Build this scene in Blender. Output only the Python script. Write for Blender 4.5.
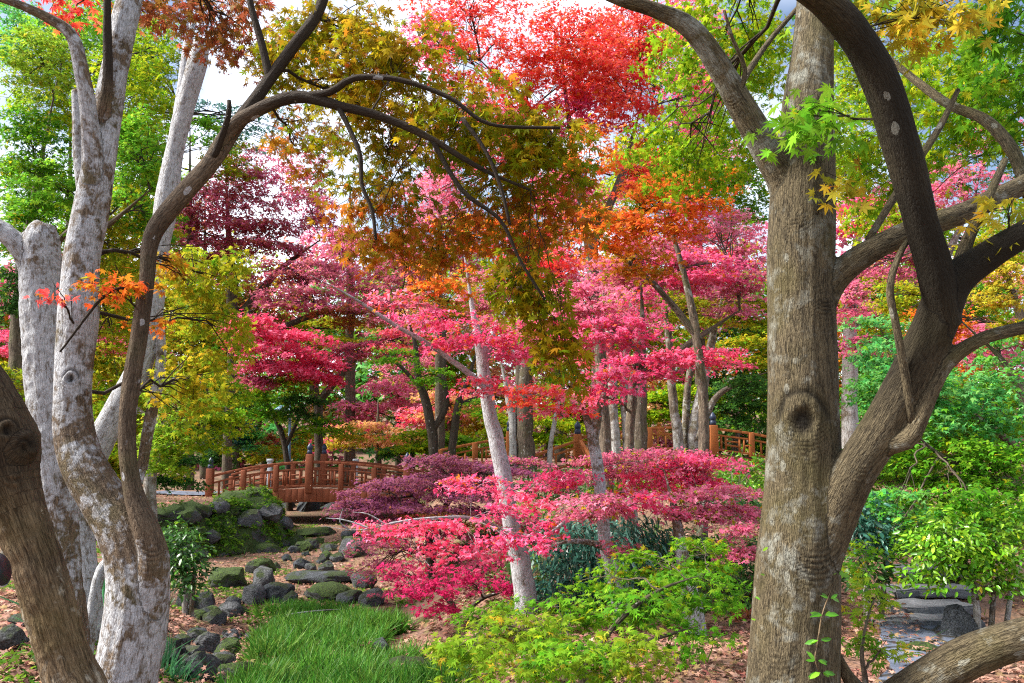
import bpy, math, random
import numpy as np
from mathutils import Vector, Matrix

for o in list(bpy.data.objects):
    bpy.data.objects.remove(o)
SC = bpy.context.scene
COL = SC.collection
R = math.radians

# ------------------------------------------------------------------ camera
FPX, CX, CY, HORIZ = 804.0, 512.0, 341.5, 450.0
CAM = np.array((0.0, 0.0, 1.6))
PITCH = math.atan((HORIZ - CY) / FPX)
cam = bpy.data.cameras.new('Camera')
cam.sensor_width = 36.0
cam.lens = 36.0 * FPX / 1024.0
cam.clip_start = 0.05
cam.clip_end = 2000.0
cam_o = bpy.data.objects.new('Camera', cam)
COL.objects.link(cam_o)
cam_o.location = CAM
cam_o.rotation_euler = (R(90) + PITCH, 0, 0)
SC.camera = cam_o

# ------------------------------------------------------------------ world, sun, exposure
SUN_EL, SUN_AZ = 47.0, 268.0          # azimuth clockwise from +Y (north); the sun stands to the left
W = bpy.data.worlds.new('World')
SC.world = W
W.use_nodes = True
wn, wl = W.node_tree.nodes, W.node_tree.links
wn.clear()
w_out = wn.new('ShaderNodeOutputWorld')
w_bg = wn.new('ShaderNodeBackground')
w_sky = wn.new('ShaderNodeTexSky')
w_sky.sky_type = 'NISHITA'
w_sky.sun_disc = False
w_sky.sun_elevation = R(SUN_EL)
w_sky.sun_rotation = R(SUN_AZ)
w_sky.air_density, w_sky.dust_density, w_sky.ozone_density = 1.0, 2.0, 1.0
w_co = wn.new('ShaderNodeTexCoord')
w_nz = wn.new('ShaderNodeTexNoise')
w_nz.inputs['Scale'].default_value = 3.0
w_nz.inputs['Detail'].default_value = 5.0
w_rp = wn.new('ShaderNodeValToRGB')
w_rp.color_ramp.elements[0].position = 0.42
w_rp.color_ramp.elements[1].position = 0.68
w_mx = wn.new('ShaderNodeMix')
w_mx.data_type = 'RGBA'
w_mx.inputs['B'].default_value = (10.5, 11.0, 12.0, 1)      # bright broken cloud
wl.new(w_co.outputs['Generated'], w_nz.inputs['Vector'])
wl.new(w_nz.outputs['Fac'], w_rp.inputs['Fac'])
wl.new(w_rp.outputs['Color'], w_mx.inputs['Factor'])
wl.new(w_sky.outputs['Color'], w_mx.inputs['A'])
wl.new(w_mx.outputs['Result'], w_bg.inputs['Color'])
w_bg.inputs['Strength'].default_value = 0.082
wl.new(w_bg.outputs['Background'], w_out.inputs['Surface'])

sun = bpy.data.lights.new('Sun', 'SUN')
sun.energy = 4.7
sun.angle = R(14)
sun.color = (1.0, 0.95, 0.87)
sun_o = bpy.data.objects.new('Sun', sun)
COL.objects.link(sun_o)
az, el = R(SUN_AZ), R(SUN_EL)
sd = Vector((math.sin(az) * math.cos(el), math.cos(az) * math.cos(el), math.sin(el)))
sun_o.rotation_euler = sd.to_track_quat('Z', 'Y').to_euler()

SC.view_settings.view_transform = 'Standard'
SC.view_settings.look = 'None'
SC.view_settings.exposure = 1.42
SC.view_settings.gamma = 1.0
SC.view_settings.use_curve_mapping = False
SC.render.engine = 'CYCLES'
cy = SC.cycles
cy.max_bounces = 7
cy.diffuse_bounces = 4
cy.glossy_bounces = 2
cy.transmission_bounces = 4
cy.transparent_max_bounces = 4
cy.caustics_reflective = False
cy.caustics_refractive = False
cy.use_denoising = False
cy.filter_width = 1.15
SC.render.use_persistent_data = False

# ------------------------------------------------------------------ helpers
RNG = np.random.default_rng(7)
CP, SP = math.cos(PITCH), math.sin(PITCH)


def P(px, py, d):
    """the world point seen at pixel (px, py) at distance d along +Y"""
    u, v = (px - CX) / FPX, (CY - py) / FPX
    t = d / (CP - v * SP)
    return np.array((t * u, d, CAM[2] + t * (SP + v * CP)))


def norm(a):
    return a / np.maximum(np.linalg.norm(a, axis=-1, keepdims=True), 1e-9)


def _hash(ix, iy, iz):
    h = (ix * 374761393 + iy * 668265263 + iz * 2147483647 + 1274126177) & 0xFFFFFFFF
    h = ((h ^ (h >> 13)) * 1274126177) & 0xFFFFFFFF
    h = ((h ^ (h >> 16)) * 2246822519) & 0xFFFFFFFF
    return ((h ^ (h >> 15)) & 0xFFFFFF) / float(0xFFFFFF)


def vnoise(p):
    p = np.asarray(p, float)
    i = np.floor(p).astype(np.int64)
    f = p - i
    f = f * f * (3 - 2 * f)
    r = 0
    for dx in (0, 1):
        for dy in (0, 1):
            for dz in (0, 1):
                w = (f[..., 0] if dx else 1 - f[..., 0]) * (f[..., 1] if dy else 1 - f[..., 1]) * (f[..., 2] if dz else 1 - f[..., 2])
                r = r + w * _hash(i[..., 0] + dx, i[..., 1] + dy, i[..., 2] + dz)
    return r


def fbm(p, o=4):
    p = np.asarray(p, float)
    s, a, t = 0, 0.5, 0
    for k in range(o):
        s = s + a * vnoise(p * 2 ** k + 17.3 * k)
        t += a
        a *= 0.5
    return s / t


def sstep(a, b, x):
    t = np.clip((x - a) / (b - a), 0, 1)
    return t * t * (3 - 2 * t)


def link(name, me, mat, parent=None, smooth=False):
    o = bpy.data.objects.new(name, me)
    COL.objects.link(o)
    if mat:
        for m in (mat if isinstance(mat, (list, tuple)) else [mat]):
            me.materials.append(m)
    if parent:
        o.parent = parent
    if smooth:
        me.shade_smooth()
    return o


def quad_mesh(name, V, F):
    """fast mesh from arrays: V (n,3), F (m,4) or (m,3)"""
    me = bpy.data.meshes.new(name)
    V = np.asarray(V, np.float32)
    F = np.asarray(F, np.int32)
    k = F.shape[1]
    me.vertices.add(len(V))
    me.vertices.foreach_set('co', V.ravel())
    me.loops.add(F.size)
    me.loops.foreach_set('vertex_index', F.ravel())
    me.polygons.add(len(F))
    me.polygons.foreach_set('loop_start', np.arange(0, F.size, k, dtype=np.int32))
    me.update(calc_edges=True)
    return me


def tag(o, label=None, cat=None, group=None, kind=None):
    if label:
        o['label'] = label
    if cat:
        o['category'] = cat
    if group:
        o['group'] = group
    if kind:
        o['kind'] = kind
    return o


def thing(name, label, cat, loc=(0, 0, 0), group=None, rz=0.0):
    o = bpy.data.objects.new(name, None)
    COL.objects.link(o)
    o.empty_display_size = 0.2
    o.location = loc
    o.rotation_euler = (0, 0, rz)
    return tag(o, label, cat, group)


def adopt(child, root):
    """parent while keeping world-space vertex coordinates"""
    child.parent = root
    child.matrix_parent_inverse = Matrix.Translation(Vector(root.location)).inverted()
    return child


def catmull(ctrl, step=0.05):
    """ctrl: (n,k) control rows (xyz + extra columns); returns smooth samples"""
    c = np.asarray(ctrl, float)
    if len(c) < 3:
        n = max(2, int(np.linalg.norm(c[1, :3] - c[0, :3]) / step))
        t = np.linspace(0, 1, n + 1)[:, None]
        return c[0] * (1 - t) + c[1] * t
    e = np.vstack([2 * c[0] - c[1], c, 2 * c[-1] - c[-2]])
    out = []
    for i in range(1, len(e) - 2):
        n = max(2, int(np.linalg.norm(e[i + 1, :3] - e[i, :3]) / step))
        t = np.linspace(0, 1, n, endpoint=False)[:, None]
        p0, p1, p2, p3 = e[i - 1], e[i], e[i + 1], e[i + 2]
        out.append(0.5 * ((2 * p1) + (-p0 + p2) * t + (2 * p0 - 5 * p1 + 4 * p2 - p3) * t ** 2 + (-p0 + 3 * p1 - 3 * p2 + p3) * t ** 3))
    out.append(c[-1:])
    r = np.vstack(out)
    r[:, 3:] = np.maximum(r[:, 3:], 0.0)
    return r


def frames(pts):
    """parallel transport frames"""
    T = norm(np.gradient(pts, axis=0))
    a = np.array((1.0, 0, 0)) if abs(T[0][0]) < 0.9 else np.array((0, 1.0, 0))
    n = norm(np.cross(T[0], np.cross(a, T[0])))
    N = [n]
    for i in range(1, len(pts)):
        n = N[-1] - T[i] * np.dot(N[-1], T[i])
        N.append(n / max(np.linalg.norm(n), 1e-9))
    N = np.array(N)
    return T, N, np.cross(T, N)


class Tubes:
    """collects tapered tubes and bars into one mesh (all quads)"""

    def __init__(self):
        self.V, self.F, self.B, self.n, self.PL = [], [], [], 0, []

    def tube(self, pts, rad, seg=8, cap=True, pl=0.3):
        pts = np.asarray(pts, float)
        plv = np.broadcast_to(np.asarray(pl, float), (len(pts),))
        rad = np.broadcast_to(np.asarray(rad, float), (len(pts),))
        T, N, B = frames(pts)
        th = np.linspace(0, 2 * math.pi, seg, endpoint=False)
        ring = np.cos(th)[None, :, None] * N[:, None] + np.sin(th)[None, :, None] * B[:, None]
        V = pts[:, None] + ring * rad[:, None, None]
        s = np.concatenate([[0], np.cumsum(np.linalg.norm(np.diff(pts, axis=0), axis=1))])
        bk = np.stack([np.cos(th)[None] * rad[:, None], np.sin(th)[None] * rad[:, None], np.repeat(s[:, None], seg, 1)], -1)
        off = np.random.default_rng(len(self.V)).random(3) * 20
        m = len(pts)
        i = np.arange(m - 1)[:, None] * seg
        j = np.arange(seg)[None]
        k = (j + 1) % seg
        F = np.stack([i + j, i + k, i + seg + k, i + seg + j], -1).reshape(-1, 4)
        self.V.append(V.reshape(-1, 3))
        self.B.append(bk.reshape(-1, 3) + off)
        self.PL.append(np.repeat(plv, seg))
        self.F.append(F + self.n)
        base = self.n
        self.n += m * seg
        if cap:
            for q, e in ((0, pts[0]), (m - 1, pts[-1])):
                self.V.append(e[None])
                self.PL.append(plv[q:q + 1])
                self.B.append(np.array([[0, 0, s[q]]]) + off)
                a = base + q * seg + np.arange(0, seg, 2)
                b = base + q * seg + (np.arange(0, seg, 2) + 1) % seg
                c = base + q * seg + (np.arange(0, seg, 2) + 2) % seg
                o = np.full_like(a, self.n)
                self.F.append(np.stack([o, c, b, a] if q == 0 else [o, a, b, c], -1))
                self.n += 1

    def bar(self, a, b, w, h, up=(0, 0, 1)):
        """box beam from a to b, w across, h along up"""
        a, b, up = np.asarray(a, float), np.asarray(b, float), np.asarray(up, float)
        t = norm(b - a)
        s = norm(np.cross(t, up))
        u = np.cross(s, t)
        c = [(-1, -1), (1, -1), (1, 1), (-1, 1)]
        V = [a + s * x * w / 2 + u * y * h / 2 for x, y in c] + [b + s * x * w / 2 + u * y * h / 2 for x, y in c]
        F = np.array([[0, 3, 2, 1], [4, 5, 6, 7], [0, 1, 5, 4], [1, 2, 6, 5], [2, 3, 7, 6], [3, 0, 4, 7]])
        self.V.append(np.array(V))
        self.B.append(np.array(V))
        self.F.append(F + self.n)
        self.PL.append(np.full(8, 0.3))
        self.n += 8

    def build(self, name, mat, parent=None, smooth=False, bark=False, bevel=0.0, pale=None):
        me = quad_mesh(name, np.vstack(self.V), np.vstack(self.F))
        if bark:
            at = me.attributes.new('bark', 'FLOAT_VECTOR', 'POINT')
            at.data.foreach_set('vector', np.vstack(self.B).astype(np.float32).ravel())
            ap = me.attributes.new('pale', 'FLOAT', 'POINT')
            ap.data.foreach_set('value', (np.full(self.n, pale) if pale is not None else np.concatenate(self.PL)).astype(np.float32))
        o = link(name, me, mat, None, smooth)
        if parent:
            adopt(o, parent)
        if bevel:
            m = o.modifiers.new('bevel', 'BEVEL')
            m.width = bevel
            m.segments = 2
            m.limit_method = 'ANGLE'
        return o


# ------------------------------------------------------------------ materials
def new_mat(name):
    m = bpy.data.materials.new(name)
    m.use_nodes = True
    nt = m.node_tree
    nt.nodes.clear()
    out = nt.nodes.new('ShaderNodeOutputMaterial')
    return m, nt, out


def nd(nt, kind, **kw):
    n = nt.nodes.new(kind)
    for k, v in kw.items():
        if k in n.inputs:
            n.inputs[k].default_value = v
        else:
            setattr(n, k, v)
    return n


def mixc(nt, fac, a, b, blend='MIX'):
    n = nt.nodes.new('ShaderNodeMix')
    n.data_type = 'RGBA'
    n.blend_type = blend
    for s, v in (('Factor', fac), ('A', a), ('B', b)):
        k = n.inputs[s] if s == 'Factor' else [i for i in n.inputs if i.name == s and i.type == 'RGBA'][0]
        if s == 'Factor':
            k = [i for i in n.inputs if i.name == 'Factor' and i.type == 'VALUE'][0]
        if isinstance(v, (tuple, list)):
            k.default_value = (*v[:3], 1)
        elif isinstance(v, (int, float)):
            k.default_value = v
        else:
            nt.links.new(v, k)
    return [o for o in n.outputs if o.type == 'RGBA'][0]


def ramp(nt, src, p0, p1, c0=(0, 0, 0), c1=(1, 1, 1)):
    n = nt.nodes.new('ShaderNodeValToRGB')
    n.color_ramp.elements[0].position = p0
    n.color_ramp.elements[1].position = p1
    n.color_ramp.elements[0].color = (*c0, 1)
    n.color_ramp.elements[1].color = (*c1, 1)
    nt.links.new(src, n.inputs['Fac'])
    return n.outputs['Color']


def noise(nt, vec, scale, detail=5.0, rough=0.6, dist=0.0):
    n = nd(nt, 'ShaderNodeTexNoise', Scale=scale, Detail=detail, Roughness=rough, Distortion=dist)
    if vec is not None:
        nt.links.new(vec, n.inputs['Vector'])
    return n.outputs['Fac']


def mapping(nt, vec, scale):
    n = nd(nt, 'ShaderNodeMapping')
    n.inputs['Scale'].default_value = scale
    nt.links.new(vec, n.inputs['Vector'])
    return n.outputs['Vector']


def math_(nt, op, a, b):
    n = nt.nodes.new('ShaderNodeMath')
    n.operation = op
    for i, v in enumerate((a, b)):
        if isinstance(v, (int, float)):
            n.inputs[i].default_value = v
        else:
            nt.links.new(v, n.inputs[i])
    return n.outputs[0]


def finish(nt, out, color, rough=0.8, bump=None, bdist=0.01, bstr=1.0, spec=0.3):
    b = nd(nt, 'ShaderNodeBsdfPrincipled')
    b.inputs['Specular IOR Level'].default_value = spec
    if isinstance(color, (tuple, list)):
        b.inputs['Base Color'].default_value = (*color[:3], 1)
    else:
        nt.links.new(color, b.inputs['Base Color'])
    if isinstance(rough, (int, float)):
        b.inputs['Roughness'].default_value = rough
    else:
        nt.links.new(rough, b.inputs['Roughness'])
    if bump is not None:
        bm = nd(nt, 'ShaderNodeBump', Strength=bstr, Distance=bdist)
        nt.links.new(bump, bm.inputs['Height'])
        nt.links.new(bm.outputs['Normal'], b.inputs['Normal'])
    nt.links.new(b.outputs['BSDF'], out.inputs['Surface'])
    return b


def leaf_material(name, gloss=0.06, rough=0.55, trans=0.5):
    m, nt, out = new_mat(name)
    a = nd(nt, 'ShaderNodeAttribute', attribute_name='Col')
    b = nd(nt, 'ShaderNodeBsdfPrincipled', Roughness=rough)
    b.inputs['Specular IOR Level'].default_value = gloss
    nt.links.new(a.outputs['Color'], b.inputs['Base Color'])
    t = nd(nt, 'ShaderNodeBsdfTranslucent')
    g = nt.nodes.new('ShaderNodeGamma')
    g.inputs['Gamma'].default_value = 0.9
    nt.links.new(a.outputs['Color'], g.inputs['Color'])
    nt.links.new(g.outputs['Color'], t.inputs['Color'])
    mx = nd(nt, 'ShaderNodeMixShader', Fac=trans)
    nt.links.new(b.outputs[0], mx.inputs[1])
    nt.links.new(t.outputs[0], mx.inputs[2])
    nt.links.new(mx.outputs[0], out.inputs['Surface'])
    return m


def bark_material(name, dark, mid, lichen, fs=(34, 34, 3.5), lscale=16.0, bdist=0.012, moss=(0.07, 0.085, 0.02), mossamt=0.5, soft=0.06):
    m, nt, out = new_mat(name)
    a = nd(nt, 'ShaderNodeAttribute', attribute_name='bark').outputs['Vector']
    pale = nd(nt, 'ShaderNodeAttribute', attribute_name='pale').outputs['Fac']
    fur = noise(nt, mapping(nt, a, fs), 1.0, 6, 0.62, 0.6)
    fine = noise(nt, mapping(nt, a, (fs[0] * 3, fs[1] * 3, fs[2] * 5)), 1.0, 3, 0.6)
    base = mixc(nt, ramp(nt, fur, 0.40, 0.60), dark, mid)
    base = mixc(nt, ramp(nt, fine, 0.42, 0.75), base, [min(1, c * 1.35) for c in mid])
    cv = nd(nt, 'ShaderNodeTexVoronoi', feature='DISTANCE_TO_EDGE', Scale=1.0)
    wob = nt.nodes.new('ShaderNodeVectorMath')
    wob.operation = 'ADD'
    nt.links.new(mapping(nt, a, (fs[0] * 1.9, fs[1] * 1.9, fs[2] * 2.2)), wob.inputs[0])
    wn2 = nd(nt, 'ShaderNodeTexNoise', Scale=1.0, Detail=4.0)
    nt.links.new(mapping(nt, a, (fs[0] * 1.5, fs[1] * 1.5, fs[2] * 3)), wn2.inputs['Vector'])
    nt.links.new(wn2.outputs['Color'], wob.inputs[1])
    nt.links.new(wob.outputs[0], cv.inputs['Vector'])
    crack = ramp(nt, cv.outputs['Distance'], 0.0, 0.13)
    ck = math_(nt, 'MULTIPLY', math_(nt, 'SUBTRACT', 1.0, crack), ramp(nt, noise(nt, a, 9.0, 4, 0.6), 0.38, 0.62))
    base = mixc(nt, math_(nt, 'MULTIPLY', ck, 0.5), base, [c * 0.6 for c in dark])
    big = noise(nt, a, 3.2, 3, 0.5)
    base = mixc(nt, math_(nt, 'MULTIPLY', ramp(nt, big, 0.48, 0.68), mossamt), base, moss)
    dk = nd(nt, 'ShaderNodeMapRange')
    for k, v in ((1, 0.04), (2, 0.27), (3, 0.0), (4, 1.0)):
        dk.inputs[k].default_value = v
    nt.links.new(pale, dk.inputs[0])
    base = mixc(nt, dk.outputs[0], [c * 0.5 for c in dark], base)  # low pale darkens the bark: shade of silhouetted limbs put into the colour
    lo = noise(nt, a, lscale, 6, 0.65, 0.3)
    lo2 = noise(nt, a, lscale * 0.28, 3, 0.5)
    s = math_(nt, 'ADD', math_(nt, 'MULTIPLY', lo, 0.55), math_(nt, 'MULTIPLY', lo2, 0.45))
    s = math_(nt, 'ADD', s, math_(nt, 'MULTIPLY', math_(nt, 'SUBTRACT', pale, 0.5), 0.5))
    mask = ramp(nt, s, 0.5 - soft, 0.5 + soft)
    lc = mixc(nt, ramp(nt, noise(nt, a, 30, 6, 0.75), 0.38, 0.62), [c * 0.62 for c in lichen], lichen)
    lc = mixc(nt, math_(nt, 'MULTIPLY', ramp(nt, noise(nt, mapping(nt, a, (fs[0] * 1.2, fs[1] * 1.2, fs[2] * 1.6)), 1.0, 5, 0.7), 0.54, 0.62), 0.75), lc, [c * 0.75 for c in mid])
    col = mixc(nt, mask, base, lc)
    vor = nd(nt, 'ShaderNodeTexVoronoi', Scale=9.0)
    nt.links.new(mapping(nt, a, (1, 1, 0.5)), vor.inputs['Vector'])
    spot = math_(nt, 'LESS_THAN', math_(nt, 'ADD', vor.outputs['Distance'], math_(nt, 'MULTIPLY', lo, 0.25)), 0.24)
    col = mixc(nt, math_(nt, 'MULTIPLY', spot, 0.55), col, lichen)
    h = math_(nt, 'ADD', fur, math_(nt, 'MULTIPLY', fine, 0.5))
    h = math_(nt, 'ADD', h, math_(nt, 'MULTIPLY', lo, 0.25))
    h = math_(nt, 'ADD', h, math_(nt, 'MULTIPLY', crack, 0.22))
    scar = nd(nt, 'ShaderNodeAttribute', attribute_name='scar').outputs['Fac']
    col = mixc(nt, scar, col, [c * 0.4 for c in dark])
    finish(nt, out, col, 0.85, h, bdist, 1.0, 0.2)
    return m


def rock_material(name, c0, c1, moss, mossthr=0.55):
    m, nt, out = new_mat(name)
    g = nd(nt, 'ShaderNodeNewGeometry')
    p = g.outputs['Position']
    n1 = noise(nt, p, 5, 8, 0.65)
    n2 = noise(nt, p, 22, 6, 0.7)
    col = mixc(nt, ramp(nt, n1, 0.35, 0.68), c0, c1)
    col = mixc(nt, ramp(nt, n2, 0.60, 0.68), col, (0.42, 0.44, 0.42))
    sx = nd(nt, 'ShaderNodeSeparateXYZ')
    nt.links.new(g.outputs['Normal'], sx.inputs[0])
    mm = math_(nt, 'ADD', math_(nt, 'MULTIPLY', sx.outputs['Z'], 0.28), noise(nt, p, 2.6, 5, 0.6))
    mossc = mixc(nt, noise(nt, p, 14, 4), moss, [min(1, c * 1.9) for c in moss])
    col = mixc(nt, ramp(nt, mm, mossthr, mossthr + 0.1), col, mossc)
    col = mixc(nt, math_(nt, 'MULTIPLY', ramp(nt, noise(nt, p, 60, 4, 0.7), 0.35, 0.6), 0.5), [0.02, 0.022, 0.02], col)
    finish(nt, out, col, 0.9, math_(nt, 'ADD', n1, math_(nt, 'MULTIPLY', n2, 0.8)), 0.07, 1.0, 0.2)
    return m


def paint_material(name, c, rough=0.6, amt=0.35):
    m, nt, out = new_mat(name)
    t = nd(nt, 'ShaderNodeTexCoord').outputs['Object']
    n1 = noise(nt, t, 3.0, 5, 0.6)
    n2 = noise(nt, t, 40.0, 4, 0.6)
    col = mixc(nt, math_(nt, 'MULTIPLY', ramp(nt, n1, 0.4, 0.7), amt), c, [x * 0.6 for x in c])
    col = mixc(nt, math_(nt, 'MULTIPLY', ramp(nt, n2, 0.5, 0.8), 0.25), col, [min(1, x * 1.5 + 0.02) for x in c])
    finish(nt, out, col, rough, n2, 0.004, 0.6, 0.3)
    return m


def ground_material():
    m, nt, out = new_mat('leaf_litter_ground')
    p = nd(nt, 'ShaderNodeNewGeometry').outputs['Position']
    big = noise(nt, p, 0.7, 5, 0.6)
    med = noise(nt, p, 5.0, 6, 0.65)
    vor = nd(nt, 'ShaderNodeTexVoronoi', Scale=22.0)
    nt.links.new(p, vor.inputs['Vector'])
    litter = mixc(nt, vor.outputs['Color'], (0.085, 0.05, 0.038), (0.22, 0.135, 0.11))
    litter = mixc(nt, ramp(nt, med, 0.35, 0.7), litter, (0.22, 0.12, 0.07))
    soil = mixc(nt, med, (0.06, 0.045, 0.03), (0.13, 0.10, 0.06))
    col = mixc(nt, ramp(nt, big, 0.34, 0.5), soil, litter)
    mo = mixc(nt, noise(nt, p, 18, 4), (0.045, 0.075, 0.012), (0.12, 0.17, 0.03))
    col = mixc(nt, ramp(nt, math_(nt, 'ADD', math_(nt, 'MULTIPLY', noise(nt, p, 1.3, 5, 0.6), 0.7), math_(nt, 'MULTIPLY', med, 0.3)), 0.55, 0.63), col, mo)
    finish(nt, out, col, 0.95, math_(nt, 'ADD', vor.outputs['Distance'], med), 0.03, 0.8, 0.15)
    return m


def stone_material(name, c0, c1, joints=0.0):
    m, nt, out = new_mat(name)
    p = nd(nt, 'ShaderNodeNewGeometry').outputs['Position']
    n1 = noise(nt, p, 3.5, 6, 0.6)
    n2 = noise(nt, p, 30, 5, 0.7)
    n3 = noise(nt, p, 140, 3, 0.7)
    col = mixc(nt, ramp(nt, n1, 0.35, 0.65), c0, c1)
    col = mixc(nt, math_(nt, 'MULTIPLY', ramp(nt, n2, 0.5, 0.75), 0.4), col, [min(1, c * 1.7) for c in c1])
    col = mixc(nt, math_(nt, 'MULTIPLY', ramp(nt, n3, 0.45, 0.6), 0.35), col, [c * 0.45 for c in c0])
    col = mixc(nt, math_(nt, 'MULTIPLY', ramp(nt, noise(nt, p, 1.9, 5, 0.6), 0.55, 0.7), 0.6), col, (0.09, 0.075, 0.05))
    h = math_(nt, 'ADD', n1, math_(nt, 'MULTIPLY', n2, 0.4))
    h = math_(nt, 'ADD', h, math_(nt, 'MULTIPLY', n3, 0.25))
    if joints:
        v = nd(nt, 'ShaderNodeTexVoronoi', feature='DISTANCE_TO_EDGE', Scale=joints)
        nt.links.new(mapping(nt, p, (1, 0.8, 0.0)), v.inputs['Vector'])
        jt = ramp(nt, v.outputs['Distance'], 0.01, 0.05)
        col = mixc(nt, jt, (0.035, 0.03, 0.022), col)
        h = math_(nt, 'ADD', h, math_(nt, 'MULTIPLY', jt, 1.2))
    finish(nt, out, col, 0.85, h, 0.014, 1.0, 0.3)
    return m


M_LEAF = leaf_material('maple_leaf')
M_GLOSS = leaf_material('glossy_leaf', 0.4, 0.32, 0.28)
M_GRASS = leaf_material('grass_blade', 0.15, 0.5, 0.35)
M_LITTER = leaf_material('fallen_leaf', 0.2, 0.7, 0.1)
M_BARK = bark_material('grey_brown_bark', (0.034, 0.026, 0.015), (0.135, 0.107, 0.062), (0.30, 0.30, 0.25), fs=(60, 60, 9.0), moss=(0.10, 0.085, 0.03), mossamt=0.6, bdist=0.017)
M_BARK_W = bark_material('white_lichen_bark', (0.06, 0.042, 0.028), (0.16, 0.115, 0.075), (0.49, 0.50, 0.52), fs=(44, 44, 8.0), lscale=24, bdist=0.013, mossamt=0.35, soft=0.05)
M_BARK_B = bark_material('brown_bark', (0.045, 0.029, 0.016), (0.17, 0.118, 0.066), (0.42, 0.37, 0.28), fs=(44, 44, 5.0), lscale=26, bdist=0.016, moss=(0.11, 0.08, 0.02))
M_BARK_D = bark_material('distant_bark', (0.05, 0.038, 0.028), (0.16, 0.125, 0.09), (0.45, 0.44, 0.42), fs=(18, 18, 3.0), lscale=9, bdist=0.02)
M_ROCK = rock_material('grey_rock', (0.13, 0.135, 0.15), (0.36, 0.37, 0.40), (0.06, 0.09, 0.015), 0.66)
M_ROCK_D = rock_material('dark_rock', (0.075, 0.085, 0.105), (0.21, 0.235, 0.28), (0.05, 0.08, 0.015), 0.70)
M_MOSSROCK = rock_material('mossy_rock', (0.10, 0.105, 0.10), (0.28, 0.29, 0.29), (0.075, 0.135, 0.012), 0.50)
M_GROUND = ground_material()
M_SLAB = stone_material('path_stone', (0.07, 0.085, 0.125), (0.13, 0.155, 0.215), 1.5)
M_STEP = stone_material('step_stone', (0.085, 0.09, 0.10), (0.18, 0.185, 0.20))
M_BRIDGE = paint_material('bridge_paint', (0.23, 0.062, 0.024), 0.75, 0.6)
M_BRIDGE2 = paint_material('walkway_paint', (0.38, 0.12, 0.03), 0.75, 0.55)
M_CAP = paint_material('cap_paint', (0.03, 0.045, 0.085), 0.4)
M_DECK = paint_material('deck_wood', (0.16, 0.10, 0.07), 0.8)
M_CONC = stone_material('concrete', (0.42, 0.36, 0.27), (0.55, 0.47, 0.34))
M_POLE = paint_material('lamp_paint', (0.10, 0.19, 0.27), 0.4)
M_GLASS = paint_material('lamp_glass', (0.55, 0.62, 0.68), 0.3)
M_BLACK = paint_material('black_plastic', (0.012, 0.013, 0.018), 0.35)
M_CHROME = paint_material('pale_rim', (0.55, 0.60, 0.66), 0.3)

# ------------------------------------------------------------------ terrain
def pw(y, pts):
    x, v = zip(*pts)
    return np.interp(y, x, v)


def ground_z(x, y):
    x, y = np.asarray(x, float), np.asarray(y, float)
    cx = pw(y, [(3, -0.9), (7, -1.6), (8, -1.8), (12, -3.0), (16, -4.4), (20, -5.0), (26, -5.8), (34, -6.5)])
    w = pw(y, [(3, 0.6), (6, 0.9), (10, 1.15), (14, 2.2), (20, 2.5), (27, 2.6), (34, 3.0)])
    bed = pw(y, [(3, 0.0), (6, -0.22), (8, -0.45), (12, -0.7), (18, -0.76), (27, -0.72), (33, -0.1), (38, 0.3)])
    right = pw(y, [(3, 0.0), (6, -0.08), (9, -0.16), (11, -0.1), (16, 0.35), (22, 0.9), (30, 1.0), (60, 1.3)])
    left = pw(y, [(3, 0.1), (6, 0.22), (8, 0.16), (10, -0.1), (13, -0.35), (17, -0.45), (19, 0.0), (21, 0.15), (30, 0.12), (60, 0.8)])
    side = sstep(-1.0, 1.0, x - cx)
    bank = left * (1 - side) + right * side
    a = np.abs(x - cx)
    k = sstep(w * 0.85, w + 1.1, a)
    z = bed * (1 - k) + bank * k
    # right-hand path rises behind the steps
    rp = sstep(2.0, 3.2, x) * sstep(7.4, 10.5, y) * (1 - sstep(14, 22, y))
    z = z + rp * 0.35
    # hills beyond
    dist = np.hypot(x, y)
    z = z + 9.0 * sstep(55, 160, dist)
    q = np.stack([x, y, np.zeros_like(x)], -1)
    z = z + (fbm(q * 0.6) - 0.5) * 0.22 + (fbm(q * 2.5 + 9) - 0.5) * 0.07
    return z


def build_ground():
    u = np.linspace(-1, 1, 260)
    X = np.sinh(u * 4.2) / np.sinh(4.2) * 300
    v = np.linspace(0, 1, 330)
    Y = -12 + 16 * v + 480 * v ** 5
    gx, gy = np.meshgrid(X, Y)
    gz = ground_z(gx, gy)
    V = np.stack([gx, gy, gz], -1).reshape(-1, 3)
    n, m = len(X), len(Y)
    i = (np.arange(m - 1)[:, None] * n + np.arange(n - 1)[None]).reshape(-1)
    F = np.stack([i, i + 1, i + n + 1, i + n], -1)
    me = quad_mesh('ground', V, F)
    o = link('ground', me, M_GROUND, None, True)
    tag(o, kind='structure')


build_ground()

# ------------------------------------------------------------------ bridges
def box_part(name, size, loc, mat, parent, bevel=0.01):
    t = Tubes()
    x, y, z = size
    lx, ly, lz = loc
    t.bar((lx, ly, lz - z / 2), (lx, ly, lz + z / 2), x, y, up=(0, 1, 0))
    return t.build(name, mat, parent, bevel=bevel)


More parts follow.
